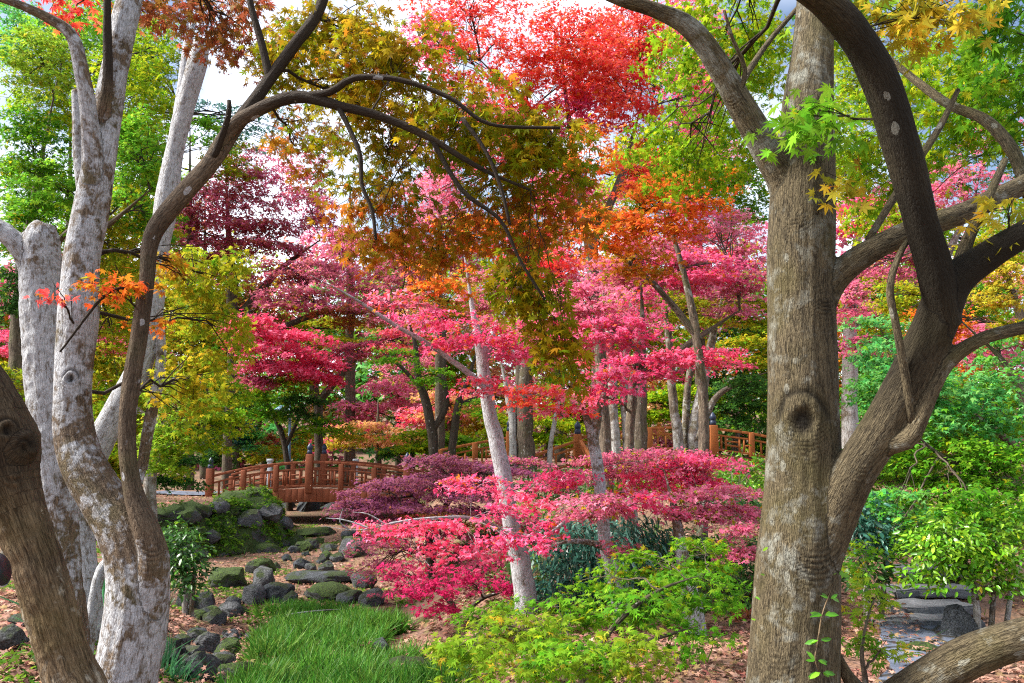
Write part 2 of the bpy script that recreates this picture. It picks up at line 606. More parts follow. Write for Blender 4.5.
def lathe(name, prof, loc, mat, parent, seg=16):
    th = np.linspace(0, 2 * math.pi, seg, endpoint=False)
    V, F = [], []
    for r, z in prof:
        V.append(np.stack([np.cos(th) * r + loc[0], np.sin(th) * r + loc[1], np.full(seg, z + loc[2])], -1))
    for i in range(len(prof) - 1):
        j = np.arange(seg)
        k = (j + 1) % seg
        F.append(np.stack([i * seg + j, i * seg + k, (i + 1) * seg + k, (i + 1) * seg + j], -1))
    me = quad_mesh(name, np.vstack(V), np.vstack(F))
    o = link(name, me, mat, None, True)
    if parent:
        adopt(o, parent) if parent.type == 'EMPTY' else setattr(o, 'parent', parent)
    return o


CAP_PROF = [(0.0, 0.0), (0.085, 0.0), (0.085, 0.10), (0.07, 0.115), (0.07, 0.15), (0.088, 0.165), (0.088, 0.235), (0.075, 0.26), (0.05, 0.30), (0.03, 0.33), (0.0, 0.36)]


def post(root, base, h, w, mat, finial=True, fs=1.0):
    t = Tubes()
    b = np.array(base)
    t.bar(b, b + (0, 0, h), w, w, up=(0, 1, 0))
    p = t.build('post', mat, root, bevel=0.012)
    if finial:
        f = lathe('finial', [(r * fs, z * fs) for r, z in CAP_PROF], (b[0], b[1], b[2] + h + 0.001), M_CAP, None)
        f.parent = p
        f.matrix_parent_inverse = p.matrix_parent_inverse.copy() @ Matrix()
        f.matrix_parent_inverse = (Matrix.Translation(Vector(root.location)) @ Matrix()).inverted() @ Matrix.Translation(Vector(root.location)) @ Matrix()
        f.matrix_parent_inverse = Matrix()
    return p


def railing(root, line, h, mat, name='railing', style=0, mid=0.74, low=0.12):
    """rails and slats between two posts; line(t) gives deck edge points for t in 0..1"""
    n = 4
    pts = [np.array(line(t)) for t in np.linspace(0, 1, n + 1)]
    for nm, hh, th, w in (('handrail', h, 0.075, 0.10), ('rail', h * mid, 0.055, 0.06), ('rail', h * low, 0.06, 0.06)):
        rails = Tubes()
        for a, b in zip(pts[:-1], pts[1:]):
            e = (b - a) * 0.01
            rails.bar(a - e + (0, 0, hh), b + e + (0, 0, hh), w, th)
        rails.build(nm, mat, root, bevel=0.006)
    sl = Tubes()
    ts = (0.28, 0.42, 0.72) if style == 0 else ((0.2, 0.32, 0.68, 0.8) if style == 1 else (0.25, 0.5, 0.75))
    for t in ts:
        a = np.array(line(t))
        sl.bar(a + (0, 0, h * low), a + (0, 0, h * mid), 0.055, 0.045, up=(0, 1, 0))
    if style < 2:
        t0, t1 = (0.42, 0.72) if style == 0 else (0.32, 0.68)
        for hh in (0.36, 0.54):
            sl.bar(np.array(line(t0)) + (0, 0, h * hh), np.array(line(t1)) + (0, 0, h * hh), 0.04, 0.05)
        t0, t1 = (0.72, 1.0) if style == 0 else (0.8, 1.0)
        sl.bar(np.array(line(t0)) + (0, 0, h * 0.44), np.array(line(t1)) + (0, 0, h * 0.44), 0.04, 0.05)
    sl.build('lattice_panel', mat, root)


def arched_bridge():
    d = 26.0
    xl, xr = P(210, 480, d)[0], P(445, 480, d)[0]
    xm = P(312, 480, d)[0]
    root = thing('arched_bridge', 'reddish brown arched wooden footbridge spanning the mossy stream bed', 'bridge', (xl, d, 0.0))

    def zdeck(x):
        t = (x - xm) / (xm - xl)
        return 0.37 - 0.46 * t * t * (1.0 if x < xm else 0.75)

    t = Tubes()
    xs = np.linspace(xl, xr, 25)
    for a, b in zip(xs[:-1], xs[1:]):
        t.bar((a, d + 1.0, zdeck(a) - 0.06), (b, d + 1.0, zdeck(b) - 0.06), 1.9, 0.1)
    t.build('deck', M_DECK, root)
    for yy in (d, d + 2.0):
        g = Tubes()
        xs = np.arange(xl + 0.12, xr, 0.2)
        for k, a in enumerate(xs):
            # vertical fascia boards, bottom edge on a flatter arch
            u = (a - xm) / (xm - xl)
            top = zdeck(a) + 0.02
            bot = 0.37 - 0.40 - 0.38 * u * u
            g.bar((a, yy + 0.003 * (k % 2), bot), (a, yy + 0.003 * (k % 2), top), 0.193, 0.07, up=(0, 1, 0))
        g.build('girder', M_BRIDGE, root, bevel=0.004)
        px_posts = [210, 222.5, 243.5, 276, 309, 341, 374, 407, 440]
        for i, px in enumerate(px_posts):
            x = P(px, 480, d)[0] if yy == d else P(px, 480, d)[0]
            big = px in ((210, 309, 407) if yy == d else (309,))
            if i == 1:
                continue
            b = (x, yy, zdeck(x) - (0.12 if big else 0.0))
            post(root, b, 1.22 if big else 0.80, 0.21 if big else 0.15, M_BRIDGE, big)
        seq = [210, 243.5, 276, 309, 341, 374, 407, 440]
        for i, (a, b) in enumerate(zip(seq[:-1], seq[1:])):
            xa, xb = P(a, 480, d)[0], P(b, 480, d)[0]
            railing(root, lambda s, xa=xa, xb=xb: (xa + (xb - xa) * s, yy, zdeck(xa + (xb - xa) * s)), 0.84, M_BRIDGE, style=i % 2)
    # concrete abutment block under the left end
    blk = thing('abutment_block', 'pale concrete block under the left end of the arched bridge', 'block', (P(256, 516, 25.7)[0], 25.9, -0.75))
    for i, (px, w) in enumerate(((256, 0.62),)):
        x = P(px, 516, 25.9)[0]
        box_part('body', (w, 0.5, 1.05), (x, 25.9, -0.70), M_CONC, blk, 0.02)
        box_part('cap', (w + 0.14, 0.6, 0.09), (x, 25.9, -0.12), M_CONC, blk, 0.02)


arched_bridge()


def upper_walkway():
    d = 25.0
    g = ground_z
    root = thing('raised_walkway', 'orange brown railed wooden walkway high behind the pink maples', 'bridge', tuple(P(600, 452, d)))

    def deckpt(px, py, dd=d):
        return P(px, py, dd)

    # deck edge (pixel of the foot of the railing)
    path = [(440, 474), (475, 467), (510, 461), (578, 461), (618, 456), (650, 452), (682, 451), (714, 452), (752, 457), (790, 465), (830, 476)]
    deck = Tubes()
    for (a, b) in zip(path[:-1], path[1:]):
        if a[0] == 510:
            continue
        pa, pb = deckpt(*a), deckpt(*b)
        deck.bar(pa + (0, 0.9, -0.08), pb + (0, 0.9, -0.08), 1.7, 0.12)
    deck.build('deck', M_DECK, root)
    sk = Tubes()
    for px in np.arange(584, 840, 5.6):
        y = np.interp(px, [p[0] for p in path], [p[1] for p in path])
        a = deckpt(px, y + 1.0)
        sk.bar(a + (0, 0.04, -0.62), a + (0, 0.04, -0.02), 0.163, 0.05, up=(0, 1, 0))
    sk.build('girder', M_BRIDGE2, root, bevel=0.004)
    posts = {440: 0, 475: 0, 510: 1, 578: 1, 618: 0, 650: 0, 682: 0, 714: 1, 752: 0, 790: 0, 830: 0}
    for (px, py) in path:
        big = posts[px]
        post(root, deckpt(px, py) - (0, 0, 0.1 if big else 0), 1.0 if px == 510 else (0.92 if big else 0.74), 0.24 if big else 0.16, M_BRIDGE2, bool(big), 1.15)
    for i, (a, b) in enumerate(zip(path[:-1], path[1:])):
        if a[0] == 510:
            continue
        pa, pb = deckpt(*a), deckpt(*b)
        railing(root, lambda s, pa=pa, pb=pb: pa + (pb - pa) * s, 0.72, M_BRIDGE2, style=i % 3)
    # stair going down from the gap, towards the viewer
    st = thing('stair_railing', 'brown stair rail stepping down from the raised walkway behind pink leaves', 'railing', tuple(P(560, 490, 23)))
    pa, pb = P(511, 458, d), P(533, 473, 24.2)
    p2 = P(533, 478, 24.2)
    post(st, P(531, 480, 24.2), 0.72, 0.2, M_BRIDGE2, True, 1.0)
    railing(st, lambda s: pa + (pb - pa) * s + (0, 0, 0.0), 0.62, M_BRIDGE2, style=2)
    pc, pd_ = P(535, 480, 24.2), P(577, 465, 24.6)
    railing(st, lambda s: pc + (pd_ - pc) * s, 0.72, M_BRIDGE2, style=2)
    pe, pf = P(581, 462, 24.6), P(606, 505, 22)
    railing(st, lambda s: pe + (pf - pe) * s, 0.62, M_BRIDGE2, style=2)
    post(st, P(594, 524, 21.5), 0.66, 0.2, M_BRIDGE2, True, 1.0)
    pg, ph = P(566, 515, 21.5), P(594, 530, 21.2)
    railing(st, lambda s: pg + (ph - pg) * s, 0.66, M_BRIDGE2, style=2)


upper_walkway()

# ------------------------------------------------------------------ trees: trunks
def limb(ctrl, pale=0.5, step=0.04):
    """ctrl rows (px, py, d, width_px) -> samples (xyz, radius, pale)"""
    rows = []
    for c in ctrl:
        p = P(c[0], c[1], c[2])
        r = c[3] * 0.5 * c[2] / FPX / CP
        rows.append((*p, r, c[4] if len(c) > 4 else pale))
    return catmull(rows, step)


def fused_trunk(limbs, voxel, mat, root, name='trunk', furrow=(0.006, 24.0, 2.2), knots=(), smooth=5, lump=0.012, gnarl=0.0):
    t = Tubes()
    for L in limbs:
        t.tube(L[:, :3], np.maximum(L[:, 3], voxel * 0.9), 16)
    me = quad_mesh('tmp', np.vstack(t.V), np.vstack(t.F))
    tmp = bpy.data.objects.new('tmp', me)
    COL.objects.link(tmp)
    md = tmp.modifiers.new('r', 'REMESH')
    md.mode = 'VOXEL'
    md.voxel_size = voxel
    ms = tmp.modifiers.new('s', 'SMOOTH')
    ms.factor = 0.5
    ms.iterations = smooth
    dg = bpy.context.evaluated_depsgraph_get()
    ev = tmp.evaluated_get(dg)
    m2 = bpy.data.meshes.new_from_object(ev)
    bpy.data.objects.remove(tmp)
    n = len(m2.vertices)
    V = np.empty(n * 3, np.float32)
    m2.vertices.foreach_get('co', V)
    V = V.reshape(-1, 3).astype(float)
    Nn = np.empty(n * 3, np.float32)
    m2.vertices.foreach_get('normal', Nn)
    Nn = Nn.reshape(-1, 3).astype(float)
    # skeleton samples
    S, Rr, PL, TT, NN, BB, SS, OF = [], [], [], [], [], [], [], []
    for k, L in enumerate(limbs):
        T, N, B = frames(L[:, :3])
        s = np.concatenate([[0], np.cumsum(np.linalg.norm(np.diff(L[:, :3], axis=0), axis=1))])
        S.append(L[:, :3]); Rr.append(L[:, 3]); PL.append(L[:, 4]); TT.append(T); NN.append(N); BB.append(B); SS.append(s)
        OF.append(np.full(len(L), k * 3.7))
    S, Rr, PL, TT, NN, BB, SS, OF = [np.concatenate(a) for a in (S, Rr, PL, TT, NN, BB, SS, OF)]
    bark = np.empty((n, 3))
    pale = np.empty(n)
    seam = np.ones(n)
    LI = np.concatenate([np.full(len(L), k) for k, L in enumerate(limbs)])
    for a in range(0, n, 4000):
        d = np.linalg.norm(V[a:a + 4000, None] - S[None], axis=2)
        sc = d - Rr[None]
        q = np.argmin(sc, axis=1)
        w = np.exp(-np.clip(sc - sc.min(1, keepdims=True), 0, 1) / 0.022)
        other = np.where(LI[None] == LI[q][:, None], 9.0, sc).min(1) - sc.min(1)
        seam[a:a + 4000] = sstep(0.0, 0.05, other)
        dv = V[a:a + 4000] - S[q]
        x, y = (dv * NN[q]).sum(1), (dv * BB[q]).sum(1)
        s = SS[q] + (dv * TT[q]).sum(1)
        th = np.arctan2(y, x)
        r0 = Rr[q]
        bark[a:a + 4000] = np.stack([np.cos(th) * r0 + OF[q], np.sin(th) * r0 + OF[q] * 0.5, s], -1)
        pale[a:a + 4000] = (w * PL[None]).sum(1) / w.sum(1)
    amp, fx, fz = furrow
    q = bark * (fx, fx, fz)
    f1 = fbm(q + 3.1, 4)
    disp = (np.abs(f1 - 0.5) * 2 - 0.3) * -amp * 1.6 + (fbm(bark * (5, 5, 2.0), 3) - 0.5) * lump * 2
    disp = disp * seam + (np.abs(fbm(V * 11, 3) - 0.5) * 2 - 0.25) * -gnarl
    scar = np.zeros(n)
    for (kp, kr, kamp, kfreq, kbump) in knots:
        kp = V[int(np.argmin(np.linalg.norm(V - kp, axis=1)))]
        dv = V - kp
        wv = (fbm(V * 30, 3) - 0.5)
        dd = np.linalg.norm(dv * (1, 1, 0.82), axis=1) * (1 + 0.35 * wv)
        fall = np.exp(-(dd / kr) ** 2)
        hx = np.hypot(dv[:, 0], dv[:, 1])
        low = 0.35 + 0.65 * sstep(0.3, -0.2, dv[:, 2] / kr)
        disp = disp * (1 - 0.5 * fall) + fall * low * kamp * np.cos((dv[:, 2] - 0.5 * hx * hx / kr + wv * 0.012) * kfreq) + kbump * fall * fall
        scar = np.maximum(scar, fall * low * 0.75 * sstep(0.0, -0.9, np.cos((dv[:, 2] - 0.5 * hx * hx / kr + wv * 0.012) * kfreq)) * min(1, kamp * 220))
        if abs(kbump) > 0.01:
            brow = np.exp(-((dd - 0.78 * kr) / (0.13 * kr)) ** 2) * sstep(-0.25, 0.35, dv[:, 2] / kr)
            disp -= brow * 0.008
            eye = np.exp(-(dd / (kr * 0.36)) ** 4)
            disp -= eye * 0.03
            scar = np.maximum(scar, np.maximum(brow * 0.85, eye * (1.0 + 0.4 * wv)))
    V2 = V + Nn * disp[:, None]
    m2.vertices.foreach_set('co', V2.astype(np.float32).ravel())
    at = m2.attributes.new('bark', 'FLOAT_VECTOR', 'POINT')
    at.data.foreach_set('vector', bark.astype(np.float32).ravel())
    ap = m2.attributes.new('pale', 'FLOAT', 'POINT')
    ap.data.foreach_set('value', (pale + (fbm(V * 2.5, 2) - 0.5) * 0.25).astype(np.float32))
    asc = m2.attributes.new('scar', 'FLOAT', 'POINT')
    asc.data.foreach_set('value', np.clip(scar, 0, 1).astype(np.float32))
    m2.materials.clear()
    m2.update()
    o = link(name, m2, mat, None, True)
    adopt(o, root)
    return np.hstack([S, Rr[:, None]])


def plain_trunk(limbs, mat, root, name='trunk', pale=None, seg=12):
    t = Tubes()
    for L in limbs:
        L = L.copy()
        if L is not None and len(L) > 6:
            u = np.linspace(0, 1, len(L))
            L[:, 3] *= 1 - 0.72 * sstep(0.62, 1.0, u)
        nz = (fbm(L[:, :3] * 3.0, 2) - 0.5)
        p = L[:, :3] + nz[:, None] * L[:, 3:4] * 0.5
        t.tube(p, L[:, 3] * (1 + 0.25 * nz), seg, True, L[:, 4])
    o = t.build(name, mat, root, True, True, pale=pale)
    return np.vstack([L[:, :4] for L in limbs])


# ------------------------------------------------------------------ trees: leaves
def _template(lobes, w=0.20, rr=0.45, droop=0.16):
    V, F = [], []
    for ang, ln in lobes:
        a = R(ang)
        ca, sa = math.cos(a), math.sin(a)
        pts = [(0, 0, 0), (rr * ln, w * ln, 0.02), (ln, 0, -droop * ln), (rr * ln, -w * ln, 0.02)]
        b = len(V)
        for x, y, z in pts:
            V.append((x * ca - y * sa, x * sa + y * ca, z))
        F.append([b, b + 3, b + 2, b + 1])
    return np.array(V), np.array(F)


TPL = {
    'M7': _template([(0, 1), (42, 0.88), (-42, 0.88), (85, 0.66), (-85, 0.66), (130, 0.36), (-130, 0.36)], 0.15, 0.42),
    'M5': _template([(0, 1), (48, 0.86), (-48, 0.86), (98, 0.6), (-98, 0.6)], 0.19, 0.45),
    'M3': _template([(0, 1), (58, 0.85), (-58, 0.85)], 0.24, 0.45),
    'LANCE': _template([(0, 1)], 0.11, 0.4, 0.3),
    'OVAL': (np.array([(0, 0, 0), (0.25, 0.17, 0.05), (0.65, 0.19, 0.04), (1, 0, -0.12), (0.65, -0.19, 0.04), (0.25, -0.17, 0.05), (0.5, 0, -0.02)], float),
             np.array([[0, 6, 2, 1], [6, 3, 3, 2], [0, 5, 4, 6], [6, 4, 3, 3]])),
}
_ov = np.array([(0, 0, 0), (0.28, 0.18, 0.06), (0.68, 0.17, 0.04), (1, 0, -0.12), (0.68, -0.17, 0.04), (0.28, -0.18, 0.06), (0.3, 0, 0), (0.68, 0, -0.03)], float)
TPL['OVAL'] = (_ov, np.array([[0, 6, 1, 0], [0, 0, 5, 6], [6, 7, 2, 1], [5, 4, 7, 6], [7, 3, 3, 2], [4, 3, 3, 7]]))
TPL['OVAL'] = (_ov, np.array([[0, 6, 7, 1], [1, 7, 3, 2], [0, 5, 7, 6], [5, 4, 3, 7]]))
TAREA = {'M7': 0.42, 'M5': 0.46, 'M3': 0.42, 'LANCE': 0.11, 'OVAL': 0.22}

PAL = {   # lists of leaf colours, blended along a spatial noise; darkred also stands for shade
    'red': [(0.78, 0.02, 0.025), (0.84, 0.06, 0.05), (0.85, 0.13, 0.15), (0.82, 0.15, 0.04)],
    'redpink': [(0.76, 0.04, 0.10), (0.82, 0.14, 0.24), (0.84, 0.30, 0.42), (0.80, 0.08, 0.13)],
    'orange': [(0.82, 0.08, 0.02), (0.78, 0.18, 0.015), (0.56, 0.22, 0.015), (0.84, 0.12, 0.04), (0.74, 0.28, 0.02)],
    'pink': [(0.76, 0.045, 0.17), (0.83, 0.12, 0.29), (0.84, 0.24, 0.42), (0.80, 0.06, 0.17)],
    'palepink': [(0.80, 0.20, 0.33), (0.80, 0.14, 0.28), (0.66, 0.16, 0.28), (0.82, 0.30, 0.40)],
    'hotpink': [(0.80, 0.045, 0.13), (0.84, 0.12, 0.24), (0.85, 0.22, 0.36), (0.80, 0.04, 0.12)],
    'crimson': [(0.46, 0.05, 0.11), (0.62, 0.10, 0.22), (0.66, 0.17, 0.32), (0.40, 0.07, 0.10), (0.46, 0.15, 0.10)],
    'magenta': [(0.52, 0.015, 0.10), (0.66, 0.03, 0.16), (0.40, 0.02, 0.08)],
    'darkred': [(0.20, 0.02, 0.05), (0.30, 0.03, 0.08), (0.16, 0.025, 0.04)],
    'mauve': [(0.48, 0.10, 0.20), (0.60, 0.15, 0.27), (0.68, 0.19, 0.29), (0.40, 0.13, 0.12), (0.74, 0.12, 0.24)],
    'purple': [(0.24, 0.055, 0.16), (0.33, 0.09, 0.22), (0.36, 0.11, 0.18), (0.26, 0.09, 0.09), (0.30, 0.06, 0.11)],
    'olive': [(0.20, 0.25, 0.006), (0.30, 0.29, 0.008), (0.42, 0.29, 0.008), (0.25, 0.19, 0.006), (0.46, 0.21, 0.01), (0.16, 0.27, 0.008)],
    'oliveor': [(0.27, 0.25, 0.012), (0.46, 0.25, 0.015), (0.66, 0.19, 0.015), (0.34, 0.27, 0.015), (0.72, 0.12, 0.025)],
    'brownred': [(0.22, 0.07, 0.03), (0.34, 0.12, 0.03), (0.42, 0.07, 0.04), (0.25, 0.16, 0.02)],
    'green': [(0.07, 0.25, 0.01), (0.13, 0.35, 0.012), (0.23, 0.43, 0.015), (0.06, 0.20, 0.012)],
    'yellowgreen': [(0.19, 0.38, 0.01), (0.34, 0.48, 0.012), (0.52, 0.50, 0.015), (0.14, 0.31, 0.01)],
    'yellow': [(0.62, 0.48, 0.03), (0.46, 0.42, 0.03), (0.66, 0.42, 0.03), (0.30, 0.36, 0.03)],
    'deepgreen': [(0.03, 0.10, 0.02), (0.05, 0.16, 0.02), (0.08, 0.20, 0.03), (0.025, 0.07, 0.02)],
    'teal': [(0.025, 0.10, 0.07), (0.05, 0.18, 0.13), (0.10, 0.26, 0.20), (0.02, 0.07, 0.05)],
    'tealgreen': [(0.06, 0.34, 0.07), (0.11, 0.44, 0.12), (0.22, 0.48, 0.14), (0.14, 0.40, 0.02)],
    'brightgreen': [(0.11, 0.36, 0.015), (0.18, 0.46, 0.02), (0.30, 0.50, 0.03), (0.08, 0.26, 0.02)],
    'lime': [(0.21, 0.40, 0.02), (0.30, 0.46, 0.025), (0.15, 0.34, 0.015), (0.36, 0.42, 0.03)],
    'peach': [(0.78, 0.36, 0.20), (0.70, 0.42, 0.10), (0.76, 0.26, 0.22), (0.62, 0.42, 0.06)],
    'forest': [(0.10, 0.22, 0.05), (0.25, 0.32, 0.05), (0.50, 0.16, 0.16), (0.40, 0.26, 0.05), (0.12, 0.26, 0.12), (0.58, 0.20, 0.28)],
    'goldgreen': [(0.25, 0.34, 0.012), (0.46, 0.42, 0.015), (0.15, 0.30, 0.012), (0.56, 0.32, 0.015)],
}


def colours(pal, p, rng, scale=0.7, jit=0.75):
    c = np.array(PAL[pal])
    k = len(c)
    t = (fbm(p * scale + 31.7, 3) - 0.5) * 2.6 + 0.5 + (rng.random(len(p)) - 0.5) * jit
    t = (t % 1.0) * k
    i = np.floor(t).astype(int) % k
    f = (t - np.floor(t))[:, None]
    col = c[i] * (1 - f) + c[(i + 1) % k] * f
    v = (0.70 + 0.52 * rng.random(len(p)))[:, None]
    return np.clip(col * v, 0.005, 0.9)


MIX = {'pink': 'orange', 'hotpink': 'redpink', 'palepink': 'goldgreen', 'crimson': 'brownred', 'red': 'orange', 'redpink': 'orange', 'mauve': 'goldgreen', 'purple': 'brownred', 'magenta': 'darkred',
       'lime': 'yellow', 'brightgreen': 'yellowgreen', 'olive': 'oliveor', 'oliveor': 'brownred', 'orange': 'olive', 'goldgreen': 'green', 'green': 'goldgreen', 'yellowgreen': 'green', 'tealgreen': 'green', 'deepgreen': 'green', 'yellow': 'oliveor', 'peach': 'pink'}


def leaf_colours(pal, q, rng, scale):
    c = colours(pal, q, rng, scale)
    if pal in MIX:
        m = rng.random(len(q)) < 0.05 + 0.28 * np.clip(fbm(q * 1.7 + 5, 2) - 0.42, 0, 1)
        if m.any():
            c[m] = colours(MIX[pal], q[m], rng, scale)
    return c


def leaf_object(name, C, N, D, S, COLR, tpl, mat, root, label=None):
    V0, F0 = TPL[tpl]
    X = norm(D - (D * N).sum(1)[:, None] * N)
    Y = np.cross(N, X)
    bend = -0.3 + 2.6 * RNG.random(len(C))
    V = C[:, None] + S[:, None, None] * (V0[None, :, 0:1] * X[:, None] + V0[None, :, 1:2] * Y[:, None] + V0[None, :, 2:3] * N[:, None] * bend[:, None, None])
    n = len(C)
    F = (F0[None] + (np.arange(n) * len(V0))[:, None, None]).reshape(-1, 4)
    me = quad_mesh(name, V.reshape(-1, 3), F)
    at = me.attributes.new('Col', 'FLOAT_COLOR', 'FACE')
    c4 = np.ones((n, len(F0), 4), np.float32)
    c4[:, :, :3] = COLR[:, None]
    at.data.foreach_set('color', c4.ravel())
    o = link(name, me, mat)
    if root:
        adopt(o, root)
    if label:
        o['label'] = label
    return o


def spray(rng, c, Rw, n_leaf, size, style='L', hole=0.35, per=14, away=None, layers=3, droop=0.3):
    """leaf positions grouped on twigs inside an uneven ellipsoid"""
    nt = max(3, int(n_leaf / per))
    m = int(nt * 2.2) + 8
    u = norm(rng.normal(size=(m, 3))) * (rng.random((m, 1)) ** 0.42)
    edge = 0.75 + 0.5 * fbm(norm(u) * 1.7 + c * 3.1, 3)[:, None]
    u = u * edge
    if style == 'L':
        lz = (np.arange(layers) + 0.5) / layers * 2 - 1
        k = rng.integers(0, layers, m)
        rho = np.hypot(u[:, 0], u[:, 1])
        tilt = rng.normal(size=(layers, 2)) * 0.18
        shrink = np.sqrt(np.maximum(0.15, 1 - lz[k] ** 2 * 0.7))
        u[:, 0] *= shrink
        u[:, 1] *= shrink
        u[:, 2] = lz[k] * 0.9 - droop * rho ** 2 + tilt[k, 0] * u[:, 0] + tilt[k, 1] * u[:, 1] + rng.normal(size=m) * 0.10
    b = c + u * Rw
    keep = fbm(b / max(Rw.mean(), 0.3) * 2.3 + c, 3) > hole + 0.06 * rng.normal(size=m)
    b, u = b[keep][:nt], u[keep][:nt]
    nt = len(b)
    if nt == 0:
        return None
    src = c if away is None else away
    dirv = b - src
    dirv[:, 2] *= 0.3
    dirv = norm(dirv) + rng.normal(size=(nt, 3)) * (0.55, 0.55, 0.18)
    dirv[:, 2] -= 0.18 if style != 'H' else 0.75
    dirv = norm(dirv)
    tl = size * per ** 0.5 * (0.75 + 0.6 * rng.random(nt))
    base = b - dirv * tl[:, None] * 0.5
    tip = base + dirv * tl[:, None]
    t = rng.random((nt, per))
    side = np.where(rng.random((nt, per)) > 0.5, 1.0, -1.0)
    sv = norm(np.cross(dirv, (0, 0, 1.0)))
    lat = side * (0.25 + 0.75 * rng.random((nt, per))) * tl[:, None] * 0.42 * (1.1 - 0.6 * t)
    q = base[:, None] + dirv[:, None] * (tl[:, None] * t)[..., None] + sv[:, None] * lat[..., None]
    q += rng.normal(size=q.shape) * size * (0.35, 0.35, 0.45)
    tilt = {'L': 0.48, 'H': 0.95, 'R': 0.75}[style]
    N = np.array((0, 0, 1.0)) + rng.normal(size=q.shape) * tilt + (dirv[:, None] * 0.25)
    D = dirv[:, None] + sv[:, None] * side[..., None] * 0.8 + rng.normal(size=q.shape) * 0.35
    D[..., 2] -= 0.35 if style != 'H' else 0.9
    q, N, D = q.reshape(-1, 3), norm(N.reshape(-1, 3)), norm(D.reshape(-1, 3))
    S = size * (0.45 + 0.8 * rng.random(len(q)))
    return q, N, D, S, base, tip


def bezier(a, b, sag, n=8, rng=None):
    t = np.linspace(0, 1, n)[:, None]
    m = (a + b) / 2 + sag
    p = a * (1 - t) ** 2 + 2 * m * t * (1 - t) + b * t ** 2
    if rng is not None:
        L = np.linalg.norm(b - a)
        w = rng.normal(size=(n, 3)) * L * 0.012
        w[0] = w[-1] = 0
        p = p + w
    return p


def DENS(d):
    return float(np.interp(d, [4, 7, 12, 20], [1.25, 1.1, 1.15, 1.4]))


def foliage(root, puffs, skel, bark=M_BARK_D, seed=1, crown='crown', label=None, mat=M_LEAF, twigs=0.35, merge_branches=False, limbpale=0.25, cscale=0.8, branchname='branch', brad=1.0):
    """puffs: (px, py, d, rx, ry, cover, palette, size_m, style, template)"""
    rng = np.random.default_rng(seed)
    acc, tpl = [], {}
    twig = Tubes()
    br_all = Tubes()
    for pf in puffs:
        px, py, d, rx, ry, cov, pal, size = pf[:8]
        size = size * (0.66 if len(pf) < 10 or pf[9] in ('M7', 'M5') else 0.85)
        style = pf[8] if len(pf) > 8 else 'L'
        tp = pf[9] if len(pf) > 9 else ('M5' if size * FPX / d > 7 else 'M3')
        c = P(px, py, d)
        k = d / FPX
        rwx, rwz = rx * k, ry * k
        Rw = np.array((rwx, min(max(0.75 * rwx, 0.6 * rwz, 0.15), 2.6), rwz))
        spx = size / k
        nl = int(cov * DENS(d) * math.pi * rx * ry / (spx * spx * TAREA[tp] * 0.55))
        layers = int(np.clip(round(ry / max(9.0, spx * 1.6)), 2, 7))
        anchor = None
        if skel is not None:
            dd = np.linalg.norm(skel[:, :3] - c, axis=1) + 0.5 * np.maximum(0, skel[:, 2] - c[2] + 0.15)
            ai = int(np.argmin(dd))
            anchor, ar = skel[ai, :3], skel[ai, 3]
        per = 10 if spx > 9 else 14
        r = spray(rng, c, Rw, nl, size, style, 0.34, per, None if anchor is None else anchor * 0.4 + c * 0.6, layers)
        if r is None:
            continue
        q, N, D, S, tb, tt = r
        acc.append((q, N, D, S, leaf_colours(pal, q, rng, cscale), tp))
        # branch skeleton
        if anchor is not None:
            L = np.linalg.norm(c - anchor)
            br = br_all if merge_branches else Tubes()
            r0 = min(0.55 * ar, 0.012 + 0.008 * L) * brad
            main = bezier(anchor, c + (0, 0, 0.1 * Rw[2]), np.array((0, 0, 0.06 * L)), 10, rng)
            br.tube(main, np.linspace(r0, r0 * 0.4, 10), 7, False)
            nb = min(16, max(4, len(tb) // 5))
            for bi in rng.choice(len(tb), min(nb, len(tb)), replace=False):
                s = int(rng.integers(3, 9))
                e = tb[bi]
                sub = bezier(main[s], e, np.array((0, 0, 0.1 * np.linalg.norm(e - main[s]))), 6, rng)
                br.tube(sub, np.linspace(r0 * 0.42, max(0.0016, 0.00035 * d), 6), 5, False)
            ks = rng.random(len(tb)) < twigs
            for a, b in zip(tb[ks], tt[ks]):
                br.tube(np.stack([a, (a + b) / 2 + (0, 0, 0.01), b]), (max(0.0022, 0.0003 * d), 0.0017, 0.0009), 3, False)
            if not merge_branches and br.n:
                br.build(branchname, bark, root, True, True, pale=limbpale)
    if merge_branches and br_all.n:
        br_all.build(branchname, bark, root, True, True, pale=limbpale)
    # all puffs that use one template become one crown mesh
    first = True
    for tp in sorted(set(a[5] for a in acc)):
        g = [a for a in acc if a[5] == tp]
        q, N, D, S, C = [np.concatenate([a[i] for a in g]) for i in range(5)]
        leaf_object(crown, q, N, D, S, C, tp, mat, root, label)


def foot(px, py, d):
    p = P(px, py, d)
    return (float(p[0]), float(p[1]), float(ground_z(p[0], p[1])))


def to_ground(px, d, w, pale=None, sink=0.15):
    """a control row standing just under the ground below pixel column px"""
    x = P(px, 600, d)[0]
    z = float(ground_z(x, d)) - sink
    v = (z - CAM[2]) / d                      # solve pixel row for this height
    vv = (v * CP - SP) / (CP + v * SP)
    return (px, CY - vv * FPX, d, w) if pale is None else (px, CY - vv * FPX, d, w, pale)

# ------------------------------------------------------------------ foreground trees
def tree(name, label, cat, base, group=None):
    return thing(name, label, cat, base, group)


